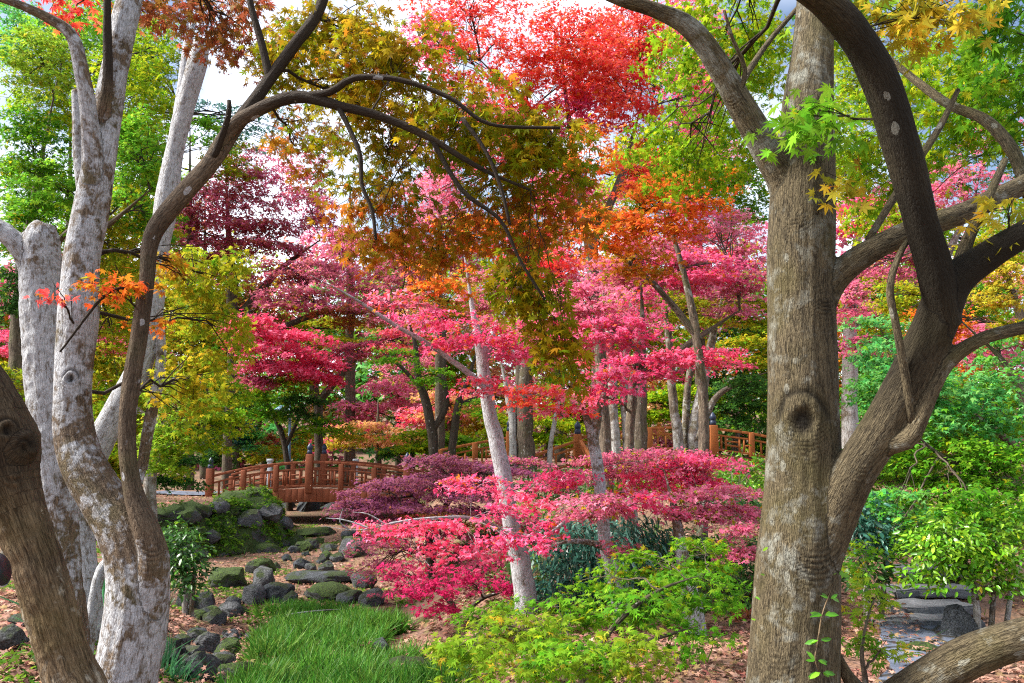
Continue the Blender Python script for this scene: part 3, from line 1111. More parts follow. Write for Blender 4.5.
# 1. the thick grey-brown trunk at the right
rt = tree('maple_tree', 'thick grey brown trunk with a dark knot and upswept limbs beside the stone path', 'tree', foot(796, 680, 3.6))
D0 = 3.6
L_main = limb([to_ground(793, D0, 108, 0.30), (793, 705, D0, 88, 0.30), (795, 640, D0, 81, 0.3), (798, 560, D0, 78, 0.3), (803, 480, D0, 72, 0.28), (803, 400, D0, 67, 0.28), (802, 320, D0, 65, 0.3), (801, 240, D0, 65, 0.32), (803, 170, D0 + .02, 62, 0.34), (808, 100, D0 + .06, 52, 0.34), (813, 40, D0 + .12, 42, 0.34), (817, -40, D0 + .2, 36, 0.34), (824, -180, D0 + .3, 28, 0.34), (842, -360, D0 + .4, 18, 0.3), (850, -560, D0 + .5, 8, 0.3)])
L_ul = limb([(796, 235, D0, 40), (786, 185, D0, 36), (766, 148, D0 - .02, 31), (742, 108, D0 - .06, 27), (718, 66, D0 - .1, 25), (690, 28, D0 - .15, 22), (655, 10, D0 - .2, 17), (612, -4, D0 - .24, 14), (550, -40, D0 - .3, 11), (490, -110, D0 - .3, 8), (450, -200, D0 - .2, 4)], 0.42)
L_r1 = limb([(808, 312, D0, 50), (834, 278, D0 - .05, 30), (872, 250, D0 - .1, 23), (915, 230, D0 - .1, 21), (962, 214, D0 - .06, 20), (1000, 196, D0, 19), (1050, 170, D0 + .1, 18), (1140, 110, D0 + .2, 14), (1240, 20, D0 + .3, 9), (1320, -90, D0 + .4, 4)], 0.3)
L_r2 = limb([(797, 660, D0, 50, .3), (801, 610, D0 - .01, 54, .29), (813, 560, D0 - .04, 52, .25), (830, 522, D0 - .07, 46, .22), (852, 476, D0 - .14, 41, .19), (880, 432, D0 - .2, 41, .14), (906, 385, D0 - .26, 42, .10), (930, 335, D0 - .32, 42, .07), (952, 285, D0 - .38, 38, .06), (985, 258, D0 - .42, 31, .06), (1022, 235, D0 - .46, 28, .06), (1075, 205, D0 - .5, 26, .06), (1150, 150, D0 - .5, 22, .08), (1240, 60, D0 - .45, 16, .1), (1320, -60, D0 - .4, 9, .1), (1380, -180, D0 - .3, 4, .1)], 0.12)
L_arc = limb([(944, 325, D0 - .35, 34), (936, 275, D0 - .42, 33), (920, 220, D0 - .48, 32), (904, 158, D0 - .54, 35), (885, 92, D0 - .6, 36), (860, 42, D0 - .66, 36), (828, 4, D0 - .72, 35), (780, -30, D0 - .8, 32), (700, -90, D0 - .85, 26), (620, -180, D0 - .8, 19), (570, -300, D0 - .7, 12), (550, -420, D0 - .6, 5)], 0.09)  # low pale paints the shaded underside into the bark colour
L_sm = limb([(862, 466, D0 - .15, 30), (884, 446, D0 - .22, 22), (906, 440, D0 - .28, 20), (917, 424, D0 - .3, 17), (928, 396, D0 - .32, 17), (946, 364, D0 - .34, 16), (976, 341, D0 - .36, 15), (1010, 330, D0 - .38, 14), (1050, 322, D0 - .4, 13)], 0.3)
sk1 = fused_trunk([L_main, L_ul, L_r1, L_r2, L_arc, L_sm], 0.0085, M_BARK, rt, furrow=(0.0035, 26, 2.4),
                  knots=[(P(803, 420, 3.4), 0.135, 0.004, 330, 0.013), (P(822, 556, 3.38), 0.13, 0.0055, 270, 0.004), (P(768, 658, 3.38), 0.10, 0.003, 280, 0.006),
                         (P(792, 216, 3.45), 0.07, 0.004, 330, 0.005), (P(834, 300, 3.43), 0.08, 0.005, 340, 0.002), (P(868, 470, 3.3), 0.06, 0.003, 380, 0.002),
                         (P(730, 100, 3.48), 0.04, 0.003, 380, 0.0)], smooth=4)
tw = Tubes()
for ctrl in ([(912, 425, 3.3, 9), (906, 380, 3.26, 9), (897, 330, 3.22, 8), (890, 290, 3.2, 8), (897, 260, 3.2, 7), (908, 240, 3.22, 5)],
             [(1030, 195, 3.7, 14), (1012, 150, 3.9, 13), (985, 120, 4.1, 12), (950, 105, 4.3, 10), (915, 80, 4.5, 8), (880, 50, 4.7, 5)],
             [(735, 95, 3.52, 10), (748, 72, 3.6, 7), (770, 40, 3.7, 6), (800, 5, 3.8, 5)],
             [(738, 100, 3.5, 6), (745, 70, 3.45, 5), (733, 40, 3.4, 4), (724, 10, 3.35, 3)],
             [(868, 240, 3.5, 7), (905, 180, 3.55, 8), (938, 130, 3.7, 7), (958, 90, 3.8, 5)],
             [(953, 285, 3.22, 18), (968, 240, 3.25, 13), (985, 205, 3.3, 10), (1005, 160, 3.4, 7)]):
    L = limb(ctrl, 0.25)
    tw.tube(L[:, :3], L[:, 3], 8)
tw.build('branch', M_BARK, rt, True, True, pale=0.25)
foliage(rt, [
    (812, 120, 3.25, 44, 46, 1.0, 'brightgreen', 0.10, 'H', 'M7'),
    (835, 190, 3.3, 26, 20, 0.8, 'yellow', 0.10, 'H', 'M7'),
    (925, 18, 3.7, 84, 34, 1.5, 'yellow', 0.10, 'H', 'M7'),
    (850, 20, 4.2, 70, 30, 1.2, 'lime', 0.09, 'H', 'M7'),
    (995, 30, 4.2, 50, 40, 1.3, 'green', 0.09, 'H', 'M7'),
    (1008, 215, 3.1, 26, 22, 1.0, 'yellow', 0.09, 'H', 'M7'),
    (955, 110, 5.6, 80, 75, 1.5, 'yellowgreen', 0.085, 'H', 'M7'),
    (1000, 90, 5.0, 40, 70, 0.9, 'green', 0.085, 'H', 'M7'),
    (725, 45, 6.5, 85, 60, 1.4, 'yellowgreen', 0.08, 'H', 'M5'),
    (690, 150, 7.0, 75, 55, 1.3, 'yellowgreen', 0.075, 'H', 'M5'),
    (870, 150, 7.0, 50, 70, 1.2, 'yellowgreen', 0.075, 'H', 'M5'),
    (880, 225, 7.5, 40, 26, 1.2, 'yellowgreen', 0.075, 'H', 'M5'),
    (850, -130, 4.4, 150, 70, 0.7, 'yellowgreen', 0.09, 'H', 'M7'), (860, -330, 4.4, 130, 90, 0.8, 'green', 0.09, 'H', 'M7'), (1180, 60, 3.8, 110, 80, 0.8, 'yellowgreen', 0.09, 'H', 'M7'), (1330, -80, 3.6, 110, 90, 0.8, 'yellow', 0.09, 'H', 'M7'), (590, -230, 3.2, 110, 80, 0.6, 'yellowgreen', 0.09, 'H', 'M7'), (1480, 440, 3.2, 80, 60, 0.8, 'green', 0.09, 'H', 'M7'),
], sk1, M_BARK, seed=11, limbpale=0.1, twigs=0.6, brad=0.45)

# 2. the pale double stem at the left, carrying the olive canopy
lt = tree('maple_tree', 'pale lichen covered forked tree at the left whose dark stem carries the olive canopy', 'tree', foot(128, 680, 4.2))
D1 = 4.2
A_main = limb([to_ground(114, D1, 92, 0.60), (118, 720, D1, 70, 0.60), (126, 675, D1, 60, 0.60), (136, 620, D1, 58, 0.57), (138, 575, D1, 56, 0.52), (126, 535, D1, 50, 0.48), (104, 500, D1 + .02, 44, 0.42), (84, 465, D1 + .04, 42, 0.44), (74, 430, D1 + .06, 38, 0.5), (73, 380, D1 + .06, 34, 0.57), (78, 320, D1 + .08, 37, 0.58), (81, 262, D1 + .1, 34, 0.56), (90, 215, D1 + .12, 35, 0.54), (99, 165, D1 + .14, 31, 0.57), (108, 110, D1 + .16, 29, 0.58), (117, 60, D1 + .18, 27, 0.57), (132, -10, D1 + .2, 26, 0.57), (160, -130, D1 + .3, 20, 0.5), (180, -280, D1 + .3, 13, 0.4), (210, -420, D1 + .3, 5, 0.3)])
A_dark = limb([(134, 660, D1, 40, 0.6), (142, 620, D1 - .02, 40, 0.56), (150, 585, D1 - .05, 34, 0.5), (154, 558, D1 - .08, 29, 0.42), (147, 530, D1 - .1, 24, 0.22), (133, 490, D1 - .1, 19, 0.16), (127, 440, D1 - .1, 17, 0.15), (131, 385, D1 - .1, 18, 0.14), (140, 330, D1 - .1, 17, 0.13), (147, 280, D1 - .1, 14, 0.12), (150, 245, D1 - .1, 16, 0.12), (160, 222, D1 - .1, 19, 0.14), (185, 192, D1 - .1, 19, 0.22), (213, 160, D1 - .08, 18, 0.14), (240, 120, D1 - .05, 15, 0.05), (268, 82, D1, 13, 0.03), (296, 44, D1 + .05, 12, 0.03), (318, 12, D1 + .1, 11, 0.03), (330, -25, D1 + .14, 10, 0.03), (352, -100, D1 + .2, 8, 0.03), (390, -200, D1 + .2, 5, 0.03), (410, -280, D1 + .2, 2, 0.03)])  # upper stem coloured near black, as a silhouette against the sky
A_br = limb([(205, 170, D1 - .08, 16, 0.24), (232, 128, D1 - .1, 14, 0.2), (262, 108, D1 - .14, 11, 0.12), (298, 97, D1 - .18, 10, 0.06), (340, 106, D1 - .2, 8, 0.03), (385, 118, D1 - .2, 7, 0.03), (430, 138, D1 - .2, 6, 0.03), (480, 168, D1 - .18, 4, 0.03), (530, 190, D1 - .14, 3, 0.03)])
A_l2 = limb([(94, 200, D1 + .12, 26, 0.55), (92, 150, D1 + .06, 20, 0.55), (88, 110, D1, 17, 0.55), (82, 75, D1 - .06, 16, 0.52), (72, 36, D1 - .1, 13, 0.46), (50, 19, D1 - .14, 11, 0.42), (22, 6, D1 - .2, 10, 0.4), (-20, -12, D1 - .26, 10, 0.4), (-90, -60, D1 - .3, 7, 0.3), (-150, -140, D1 - .3, 4, 0.2)])
A_sn = limb([(86, 200, D1 + .2, 14, 0.62), (80, 160, D1 + .22, 12, 0.62), (78, 115, D1 + .22, 11, 0.62), (76, 90, D1 + .22, 9, 0.5)])
A_rt = limb([(122, 665, D1, 46, 0.6), (104, 705, D1 - .08, 34, 0.56), (90, 745, D1 - .16, 32, 0.56)])
A_or = limb([(101, 130, D1 + .13, 18, 0.25), (104, 108, D1 + .08, 14, 0.1), (108, 80, D1 + .05, 10, 0.04), (107, 30, D1 + .03, 9, 0.03), (106, -20, D1, 8, 0.03), (100, -120, D1, 5, 0.03), (90, -200, D1, 2, 0.03)])
sk2 = fused_trunk([A_main, A_dark, A_br, A_l2, A_sn, A_or, A_rt], 0.0075, M_BARK_W, lt, furrow=(0.0035, 28, 3.2),
                  knots=[(P(66, 374, 4.03), 0.05, 0.003, 300, 0.016), (P(152, 550, 3.98), 0.07, 0.004, 260, 0.0)], smooth=4)
tw = Tubes()
for ctrl in ([(298, 97, 4.02, 9), (330, 92, 3.98, 8), (355, 78, 3.95, 7), (400, 80, 3.92, 6), (450, 98, 3.9, 5), (490, 124, 3.9, 4), (560, 128, 3.9, 3)],
             [(338, 106, 4.0, 6), (350, 130, 3.98, 5), (360, 155, 3.96, 5), (362, 185, 3.95, 4), (372, 210, 3.95, 4), (376, 240, 3.95, 3)],
             [(270, 80, 4.2, 9), (262, 45, 4.2, 8), (252, 10, 4.2, 7), (248, -10, 4.2, 6)],
             [(432, 140, 4.0, 5), (462, 190, 3.98, 5), (500, 220, 3.98, 4), (520, 260, 3.98, 3), (545, 300, 4.0, 3)],
             [(462, 118, 3.9, 5), (485, 150, 3.88, 4), (500, 185, 3.88, 4), (510, 225, 3.88, 3)],
             [(213, 160, 4.1, 8), (228, 118, 4.02, 6), (229, 100, 4.0, 4)],
             [(140, 292, 4.1, 4), (120, 288, 4.0, 3), (100, 300, 3.95, 3), (60, 352, 3.9, 2)]):
    L = limb(ctrl, 0.06)
    tw.tube(L[:, :3], L[:, 3], 8)
tw.build('branch', M_BARK_W, lt, True, True, pale=0.03)
foliage(lt, [
    (345, 35, 4.6, 66, 42, 1.4, 'olive', 0.07, 'H', 'M7'),
    (400, 66, 4.3, 70, 46, 1.5, 'olive', 0.07, 'H', 'M7'),
    (360, 110, 4.8, 80, 50, 1.2, 'olive', 0.07, 'H', 'M7'),
    (470, 118, 4.2, 75, 46, 1.5, 'olive', 0.07, 'H', 'M7'),
    (545, 150, 4.2, 58, 46, 1.7, 'olive', 0.07, 'H', 'M7'),
    (500, 170, 4.6, 70, 40, 1.2, 'olive', 0.07, 'H', 'M7'),
    (385, 170, 4.8, 62, 52, 0.9, 'olive', 0.07, 'H', 'M7'),
    (370, 225, 4.7, 50, 46, 1.2, 'oliveor', 0.07, 'H', 'M7'),
    (430, 245, 5.0, 60, 36, 1.0, 'oliveor', 0.07, 'H', 'M7'),
    (510, 225, 4.8, 62, 36, 1.1, 'oliveor', 0.07, 'H', 'M7'),
    (560, 215, 4.6, 50, 36, 1.0, 'oliveor', 0.07, 'H', 'M7'),
    (528, 290, 4.3, 42, 40, 1.6, 'olive', 0.08, 'H', 'M7'),
    (555, 345, 4.3, 30, 34, 1.7, 'olive', 0.08, 'H', 'M7'),
    (575, 375, 4.4, 16, 18, 1.2, 'olive', 0.075, 'H', 'M7'),
    (235, 30, 5.6, 62, 40, 1.3, 'brownred', 0.07, 'H', 'M7'),
    (290, 60, 5.2, 46, 50, 1.3, 'olive', 0.07, 'H', 'M7'),
    (165, 8, 5.6, 60, 22, 1.3, 'brownred', 0.07, 'H', 'M7'),
    (295, 150, 5.4, 46, 40, 0.7, 'oliveor', 0.07, 'H', 'M7'),
    (200, -260, 4.5, 120, 90, 0.4, 'oliveor', 0.07, 'H', 'M7'), (390, -170, 4.4, 90, 60, 0.4, 'olive', 0.07, 'H', 'M7'), (-130, -110, 4.0, 90, 60, 0.6, 'red', 0.07, 'H', 'M7'),
], sk2, M_BARK_W, seed=21, limbpale=0.05, twigs=0.6, brad=0.6)
foliage(lt, [
    (205, 278, 5.6, 46, 36, 1.3, 'goldgreen', 0.07, 'H', 'M7'),
    (215, 330, 5.8, 42, 36, 1.2, 'goldgreen', 0.07, 'H', 'M7'),
    (170, 265, 5.2, 26, 20, 0.9, 'oliveor', 0.08, 'H', 'M7'),
    (190, 390, 6.0, 40, 40, 1.1, 'goldgreen', 0.07, 'H', 'M7'),
    (112, 288, 4.0, 38, 13, 1.1, 'orange', 0.055, 'H', 'M7'),
    (150, 320, 4.4, 24, 14, 0.6, 'orange', 0.055, 'H', 'M7'),
    (62, 300, 3.95, 12, 7, 0.6, 'red', 0.05, 'H', 'M7'),
    (75, 10, 5.0, 40, 14, 1.2, 'red', 0.08, 'H', 'M7'),
], sk2, M_BARK_W, seed=22, limbpale=0.05, twigs=0.5, label='golden and orange sprays beside the dark stem', brad=0.5)

# 3. white trunk sawn off at head height, behind the forked tree
ct = tree('cut_tree', 'broad white trunk ending in a blunt weathered top with one side limb', 'tree', foot(52, 640, 5.4))
D2 = 5.4
C_main = limb([to_ground(72, D2, 44, 0.4), (69, 610, D2, 32, 0.42), (63, 560, D2, 33, 0.45), (57, 500, D2, 38, 0.6), (53, 440, D2, 41, 0.7), (47, 380, D2, 40, 0.72), (42, 310, D2, 39, 0.72), (40, 260, D2, 37, 0.62), (41, 238, D2, 34, 0.52), (44, 226, D2 + .02, 24, 0.42)])
C_l = limb([(38, 290, D2, 26, 0.66), (27, 258, D2 - .04, 22, 0.64), (10, 236, D2 - .08, 19, 0.6), (-20, 215, D2 - .1, 17, 0.56), (-90, 150, D2 - .1, 13, 0.5), (-150, 40, D2, 8, 0.4), (-170, -80, D2, 3, 0.4)])
fused_trunk([C_main, C_l], 0.010, M_BARK_W, ct, furrow=(0.003, 26, 3.5), smooth=3, gnarl=0.012, lump=0.02)

# 4. tall pale leaning trunk with a sawn top
wt = tree('cut_tree', 'tall bleached white trunk leaning to the right with a bluntly cut top', 'tree', foot(92, 640, 6.4))
D3 = 6.4
W1 = limb([to_ground(94, D3, 24, 0.6), (91, 600, D3, 20, 0.62), (84, 545, D3, 22, 0.62), (82, 500, D3, 24, 0.66), (94, 455, D3, 27, 0.74), (116, 412, D3, 26, 0.76), (140, 365, D3, 23, 0.76), (154, 310, D3, 18, 0.76), (159, 255, D3, 18, 0.76), (166, 205, D3, 24, 0.76), (174, 155, D3, 19, 0.74), (186, 105, D3, 20, 0.72), (197, 65, D3, 20, 0.7), (202, 40, D3, 16, 0.68)])
W2 = limb([(180, 115, D3 + .05, 14, 0.7), (184, 80, D3 + .1, 11, 0.66), (188, 45, D3 + .14, 9, 0.64), (194, 20, D3 + .2, 7, 0.64)])
W3 = limb([(142, 470, D3 + .1, 10, 0.4), (150, 420, D3 + .06, 10, 0.4), (160, 370, D3, 9, 0.5), (160, 330, D3, 9, 0.6)])
W4 = limb([to_ground(84, D3 - .4, 12, 0.6), (98, 580, D3 - .4, 11, 0.65), (112, 556, D3 - .3, 10, 0.65), (126, 520, D3 - .2, 9, 0.6), (142, 470, D3, 9, 0.5)])
sk4 = fused_trunk([W1, W2, W3, W4], 0.011, M_BARK_W, wt, furrow=(0.003, 24, 3.5), smooth=3)

# 5. the near brown trunk cut by the left edge
bt = tree('gnarled_tree', 'brown leaning trunk with a hollow gnarled burl cut by the left edge', 'tree', foot(70, 690, 3.2))
D4 = 3.2
B1 = limb([to_ground(98, D4, 66, 0.3), (84, 715, D4, 52, 0.3), (70, 670, D4, 48, 0.3), (52, 610, D4, 47, 0.27), (36, 560, D4, 47, 0.22), (20, 515, D4, 48, 0.18), (5, 478, D4, 62, 0.14), (-3, 447, D4, 78, 0.12), (-10, 420, D4, 70, 0.14), (-22, 392, D4, 62, 0.2), (-36, 362, D4, 52, 0.2), (-52, 310, D4, 40, 0.2), (-90, 200, D4, 32, 0.2), (-150, 60, D4, 22, 0.2), (-180, -120, D4, 12, 0.2), (-190, -280, D4, 5, 0.2)])
B2 = limb([(-2, 470, D4 - .01, 54, 0.12), (8, 456, D4 - .03, 48, 0.10), (20, 447, D4 - .04, 36, 0.06), (32, 442, D4 - .05, 22, 0.04)])
B3 = limb([(-10, 440, D4 - .01, 54, 0.16), (6, 424, D4 - .03, 40, 0.14), (24, 424, D4 - .04, 26, 0.08)])
B4 = limb([(0, 490, D4 - .02, 46, 0.12), (12, 468, D4 - .05, 36, 0.06), (26, 455, D4 - .06, 24, 0.04)])
fused_trunk([B1, B2], 0.006, M_BARK_B, bt, furrow=(0.004, 30, 3.0), lump=0.02, smooth=4, gnarl=0.012,
            knots=[(P(36, 448, 3.08), 0.04, 0.0, 190, -0.02), (P(14, 424, 3.06), 0.05, 0.003, 190, 0.014), (P(20, 475, 3.07), 0.04, 0.003, 190, 0.010)])

# 6. low bare limb crossing the path, lower right corner
lw = tree('leaning_tree', 'bare low limb with pale lichen spots reaching across the lower right corner', 'tree', foot(1010, 670, 3.4))
K1 = limb([(850, 735, 3.7, 34), (890, 705, 3.6, 36), (925, 682, 3.5, 38), (962, 660, 3.42, 38), (1000, 645, 3.36, 37), (1040, 635, 3.3, 38), (1100, 622, 3.2, 40), (1200, 600, 3.1, 34), (1330, 550, 3.0, 26), (1460, 480, 3.0, 14), (1540, 420, 3.0, 6)], 0.3)
K2 = limb([(880, 706, 3.62, 30), (858, 690, 3.6, 16), (845, 672, 3.58, 11), (838, 655, 3.56, 7)], 0.2)
fused_trunk([K1, K2], 0.008, M_BARK, lw, furrow=(0.003, 26, 3.0), smooth=3)

# ------------------------------------------------------------------ middle distance trees
def mid_tree(label, limbs, puffs, seed, bark=M_BARK_D, base=None, name='maple_tree', cat='tree', group=None, merge=False, pale=None, seg=12, **kw):
    L0 = limbs[0]
    root = tree(name, label, cat, tuple(L0[0, :3]) if base is None else base, group)
    sk = plain_trunk(limbs, bark, root, pale=pale, seg=seg)
    if puffs:
        foliage(root, puffs, sk, bark, seed=seed, merge_branches=merge, **kw)
    return root


# white slim trunk in the middle with pink layers
d = 9.0
mid_tree('slim white trunk in mid picture rising through bright pink leaf layers', [
    limb([to_ground(528, d, 24, 0.72), (524, 590, d, 21, 0.72), (518, 550, d, 19, 0.75), (508, 500, d, 17, 0.75), (500, 460, d, 15.5, 0.75), (491, 420, d, 14, 0.75), (484, 380, d, 13, 0.74), (478, 340, d, 11, 0.74), (471, 300, d, 9, 0.70), (464, 250, d, 6, 0.66)]),
    limb([(489, 392, d, 7, 0.76), (462, 368, d - .2, 6, 0.76), (430, 345, d - .4, 5, 0.74), (395, 325, d - .6, 4, 0.7), (350, 296, d - .8, 3, 0.6), (310, 275, d - 1, 1.6, 0.5)]),
    limb([(482, 372, d, 7, 0.75), (494, 330, d + .1, 6, 0.7), (510, 300, d + .2, 4, 0.65)]),
    limb([(515, 540, d - .1, 5, 0.6), (480, 520, d - .5, 4, 0.7), (440, 518, d - .9, 3.2, 0.75), (400, 522, d - 1.2, 2.6, 0.8), (360, 530, d - 1.4, 2.0, 0.85), (322, 526, d - 1.5, 1.3, 0.85)]),
    limb([(372, 529, d - 1.35, 1.8, 0.85), (345, 520, d - 1.4, 1.4, 0.85), (326, 518, d - 1.4, 0.9, 0.85)]),
    limb([(350, 530, d - 1.42, 1.5, 0.85), (340, 522, d - 1.5, 1.2, 0.85), (343, 508, d - 1.5, 0.8, 0.85)]),
    limb([(385, 524, d - 1.3, 1.6, 0.85), (368, 514, d - 1.3, 1.2, 0.85), (352, 512, d - 1.3, 0.8, 0.85)]),
], [
    (475, 332, 8.6, 62, 20, 1.4, 'pink', 0.07), (430, 318, 8.4, 46, 12, 0.9, 'pink', 0.07),
    (520, 345, 8.8, 46, 20, 1.2, 'pink', 0.07), (400, 300, 8.0, 40, 10, 0.7, 'redpink', 0.07),
    (490, 385, 8.6, 40, 12, 0.9, 'redpink', 0.07),
    (470, 484, 8.5, 50, 9, 1.3, 'pink', 0.066), (525, 500, 8.3, 42, 9, 1.3, 'hotpink', 0.066), (545, 484, 8.6, 30, 7, 1.1, 'pink', 0.066),
    (500, 510, 8.1, 40, 7, 1.1, 'pink', 0.066), (425, 527, 7.8, 70, 8, 1.5, 'hotpink', 0.066), (370, 536, 7.7, 30, 6, 1.0, 'pink', 0.066),
    (510, 540, 7.9, 56, 9, 1.4, 'pink', 0.066), (445, 549, 7.7, 52, 7, 1.3, 'hotpink', 0.066), (550, 528, 8.0, 28, 9, 1.1, 'pink', 0.066),
    (420, 566, 7.7, 34, 6, 0.9, 'hotpink', 0.066), (490, 558, 7.8, 30, 6, 0.9, 'hotpink', 0.066),
], 31, M_BARK_W, limbpale=0.55, twigs=0.3, brad=0.45)

# crooked slim trunk beside it
d = 8.6
mid_tree('thin crooked pale trunk right of the slim white one with a bare side branch', [
    limb([to_ground(622, d, 17, 0.7), (620, 610, d, 15, 0.7), (614, 580, d, 14, 0.72), (606, 545, d, 13, 0.72), (603, 510, d, 13, 0.7), (598, 470, d, 12, 0.62), (591, 435, d, 12, 0.45), (582, 405, d, 11, 0.4), (570, 380, d, 8, 0.35)]),
    limb([(593, 440, d, 9, 0.5), (598, 415, d, 8, 0.4), (606, 385, d, 7, 0.35)]),
    limb([(606, 548, d, 7, 0.55), (590, 542, d - .2, 6, 0.5), (570, 541, d - .4, 5, 0.5), (552, 546, d - .6, 4, 0.5)]),
    limb([(601, 495, d, 6, 0.6), (585, 512, d - .3, 5, 0.7), (565, 522, d - .6, 4, 0.7), (540, 540, d - .8, 3, 0.7)]),
], [
    (590, 505, 8.0, 48, 16, 1.6, 'palepink', 0.07), (640, 500, 8.1, 40, 14, 1.4, 'pink', 0.07), (570, 478, 8.4, 34, 12, 1.2, 'pink', 0.07),
    (625, 545, 8.0, 26, 10, 1.0, 'mauve', 0.06), (560, 400, 8.4, 44, 18, 1.3, 'redpink', 0.075), (610, 380, 8.4, 44, 16, 1.2, 'pink', 0.075), (530, 395, 8.2, 34, 14, 1.0, 'red', 0.075),
], 32, M_BARK_W, limbpale=0.5, twigs=0.4, brad=0.45)

d = 8.0
mid_tree('short pale trunk dappled by green maple leaves carrying a domed mauve pink crown', [
    limb([to_ground(699, d, 26, 0.7), (696, 640, d, 21, 0.7), (690, 600, d, 18, 0.66), (684, 565, d + .1, 14, 0.55), (678, 530, d + .3, 10, 0.4), (672, 500, d + .6, 7, 0.3), (664, 470, d + 1, 4, 0.2)]),
], [
    (650, 460, 9.4, 74, 16, 1.4, 'mauve', 0.062), (600, 466, 9.6, 40, 14, 1.4, 'mauve', 0.062), (700, 470, 9.2, 52, 22, 1.9, 'pink', 0.062),
    (725, 500, 8.6, 46, 22, 1.9, 'palepink', 0.065), (690, 502, 8.4, 46, 18, 1.7, 'palepink', 0.065), (740, 540, 8.0, 26, 22, 1.3, 'palepink', 0.065),
    (660, 478, 9.2, 44, 14, 1.3, 'hotpink', 0.062), (640, 468, 9.9, 62, 16, 1.0, 'mauve', 0.062), (640, 492, 9.8, 50, 10, 0.8, 'goldgreen', 0.062),
], 33, M_BARK_W, limbpale=0.4, twigs=0.3, brad=0.4)

# tall red maple filling the top middle
d = 13.0
mid_tree('tall scarlet maple whose crown fills the top middle of the picture', [
    limb([to_ground(606, d, 15, 0.3), (608, 520, d, 13, 0.3), (604, 420, d, 12, 0.3), (598, 330, d, 11, 0.3), (588, 240, d, 10, 0.25), (575, 160, d, 9, 0.25), (565, 90, d, 7, 0.2), (560, 20, d, 6, 0.2)]),
    limb([(590, 250, d, 10, 0.25), (620, 180, d, 8, 0.2), (640, 110, d, 6, 0.2)]),
    limb([(580, 180, d, 9, 0.25), (530, 110, d, 7, 0.2), (480, 60, d, 5, 0.2)]),
], [
    (570, 40, 12.5, 70, 34, 1.51, 'red', 0.085), (470, 8, 12.0, 80, 14, 1.42, 'red', 0.085), (620, 90, 12.5, 60, 36, 1.32, 'red', 0.085),
    (530, 85, 12.5, 60, 34, 1.12, 'red', 0.085), (640, 30, 12.5, 46, 30, 1.22, 'red', 0.085), (460, 62, 13, 46, 30, 0.70, 'red', 0.085),
    (580, 110, 13, 50, 26, 1.12, 'pink', 0.085), (640, 170, 12, 50, 24, 0.92, 'red', 0.085), (500, 40, 13, 40, 20, 0.61, 'red', 0.085), (690, 100, 13, 40, 40, 0.81, 'pink', 0.085),
    (420, 40, 13, 40, 30, 0.51, 'pink', 0.085), (450, 190, 14, 40, 40, 0.7, 'palepink', 0.085),
], 34, limbpale=0.1, cscale=0.5)

# orange to red maple behind the olive canopy
d = 10.5
mid_tree('orange and vermilion maple just right of the hanging olive leaves', [
    limb([to_ground(700, d, 13, 0.35), (702, 540, d, 12, 0.35), (704, 460, d, 11, 0.3), (702, 380, d, 10, 0.3), (690, 300, d, 8, 0.25), (672, 230, d, 8, 0.2), (660, 180, d, 5, 0.2)]),
    limb([(700, 340, d, 8, 0.25), (650, 280, d, 6, 0.2), (590, 240, d - .5, 4, 0.2), (500, 225, d - 1.5, 3, 0.2)]),
], [
    (660, 205, 9.5, 60, 34, 1.5, 'orange', 0.08), (610, 230, 9.2, 56, 30, 1.3, 'orange', 0.08), (700, 190, 9.6, 44, 30, 1.1, 'orange', 0.08),
    (640, 262, 9.6, 50, 20, 1.0, 'oliveor', 0.08), (480, 235, 8.0, 60, 28, 0.9, 'orange', 0.08), (440, 275, 8.0, 46, 20, 0.9, 'orange', 0.08),
    (540, 250, 8.6, 46, 28, 0.9, 'red', 0.08), (590, 150, 9.6, 50, 30, 0.7, 'orange', 0.08),
], 35, limbpale=0.1)

# layered pink maple, centre right
d = 12.0
mid_tree('layered rose pink maple with flat sprays left of the thick grey trunk', [
    limb([to_ground(632, d, 12, 0.4), (632, 520, d, 11, 0.4), (630, 440, d, 10, 0.4), (634, 380, d, 9, 0.35), (642, 320, d, 8, 0.25), (640, 260, d, 6, 0.2)]),
    limb([(634, 385, d, 7, 0.3), (680, 350, d, 7, 0.25), (740, 310, d, 5, 0.2)]),
    limb([(638, 350, d, 6, 0.3), (610, 325, d, 6, 0.25), (570, 310, d, 4, 0.2)]),
], [
    (590, 300, 11.5, 56, 20, 1.6, 'palepink', 0.078), (650, 262, 12, 54, 26, 1.4, 'crimson', 0.078), (700, 268, 11.6, 60, 22, 1.7, 'pink', 0.078),
    (620, 330, 11.2, 62, 16, 1.6, 'pink', 0.078), (700, 358, 10.8, 62, 12, 1.7, 'hotpink', 0.075), (640, 366, 11, 54, 14, 1.6, 'pink', 0.075),
    (740, 282, 11.8, 34, 16, 1.3, 'mauve', 0.078), (560, 330, 11.4, 36, 18, 1.3, 'pink', 0.078), (720, 225, 12.4, 44, 16, 1.1, 'palepink', 0.078), (610, 270, 12.5, 40, 20, 1.1, 'palepink', 0.078),
    (600, 395, 11, 36, 9, 1.0, 'hotpink', 0.075),
], 36, limbpale=0.2)

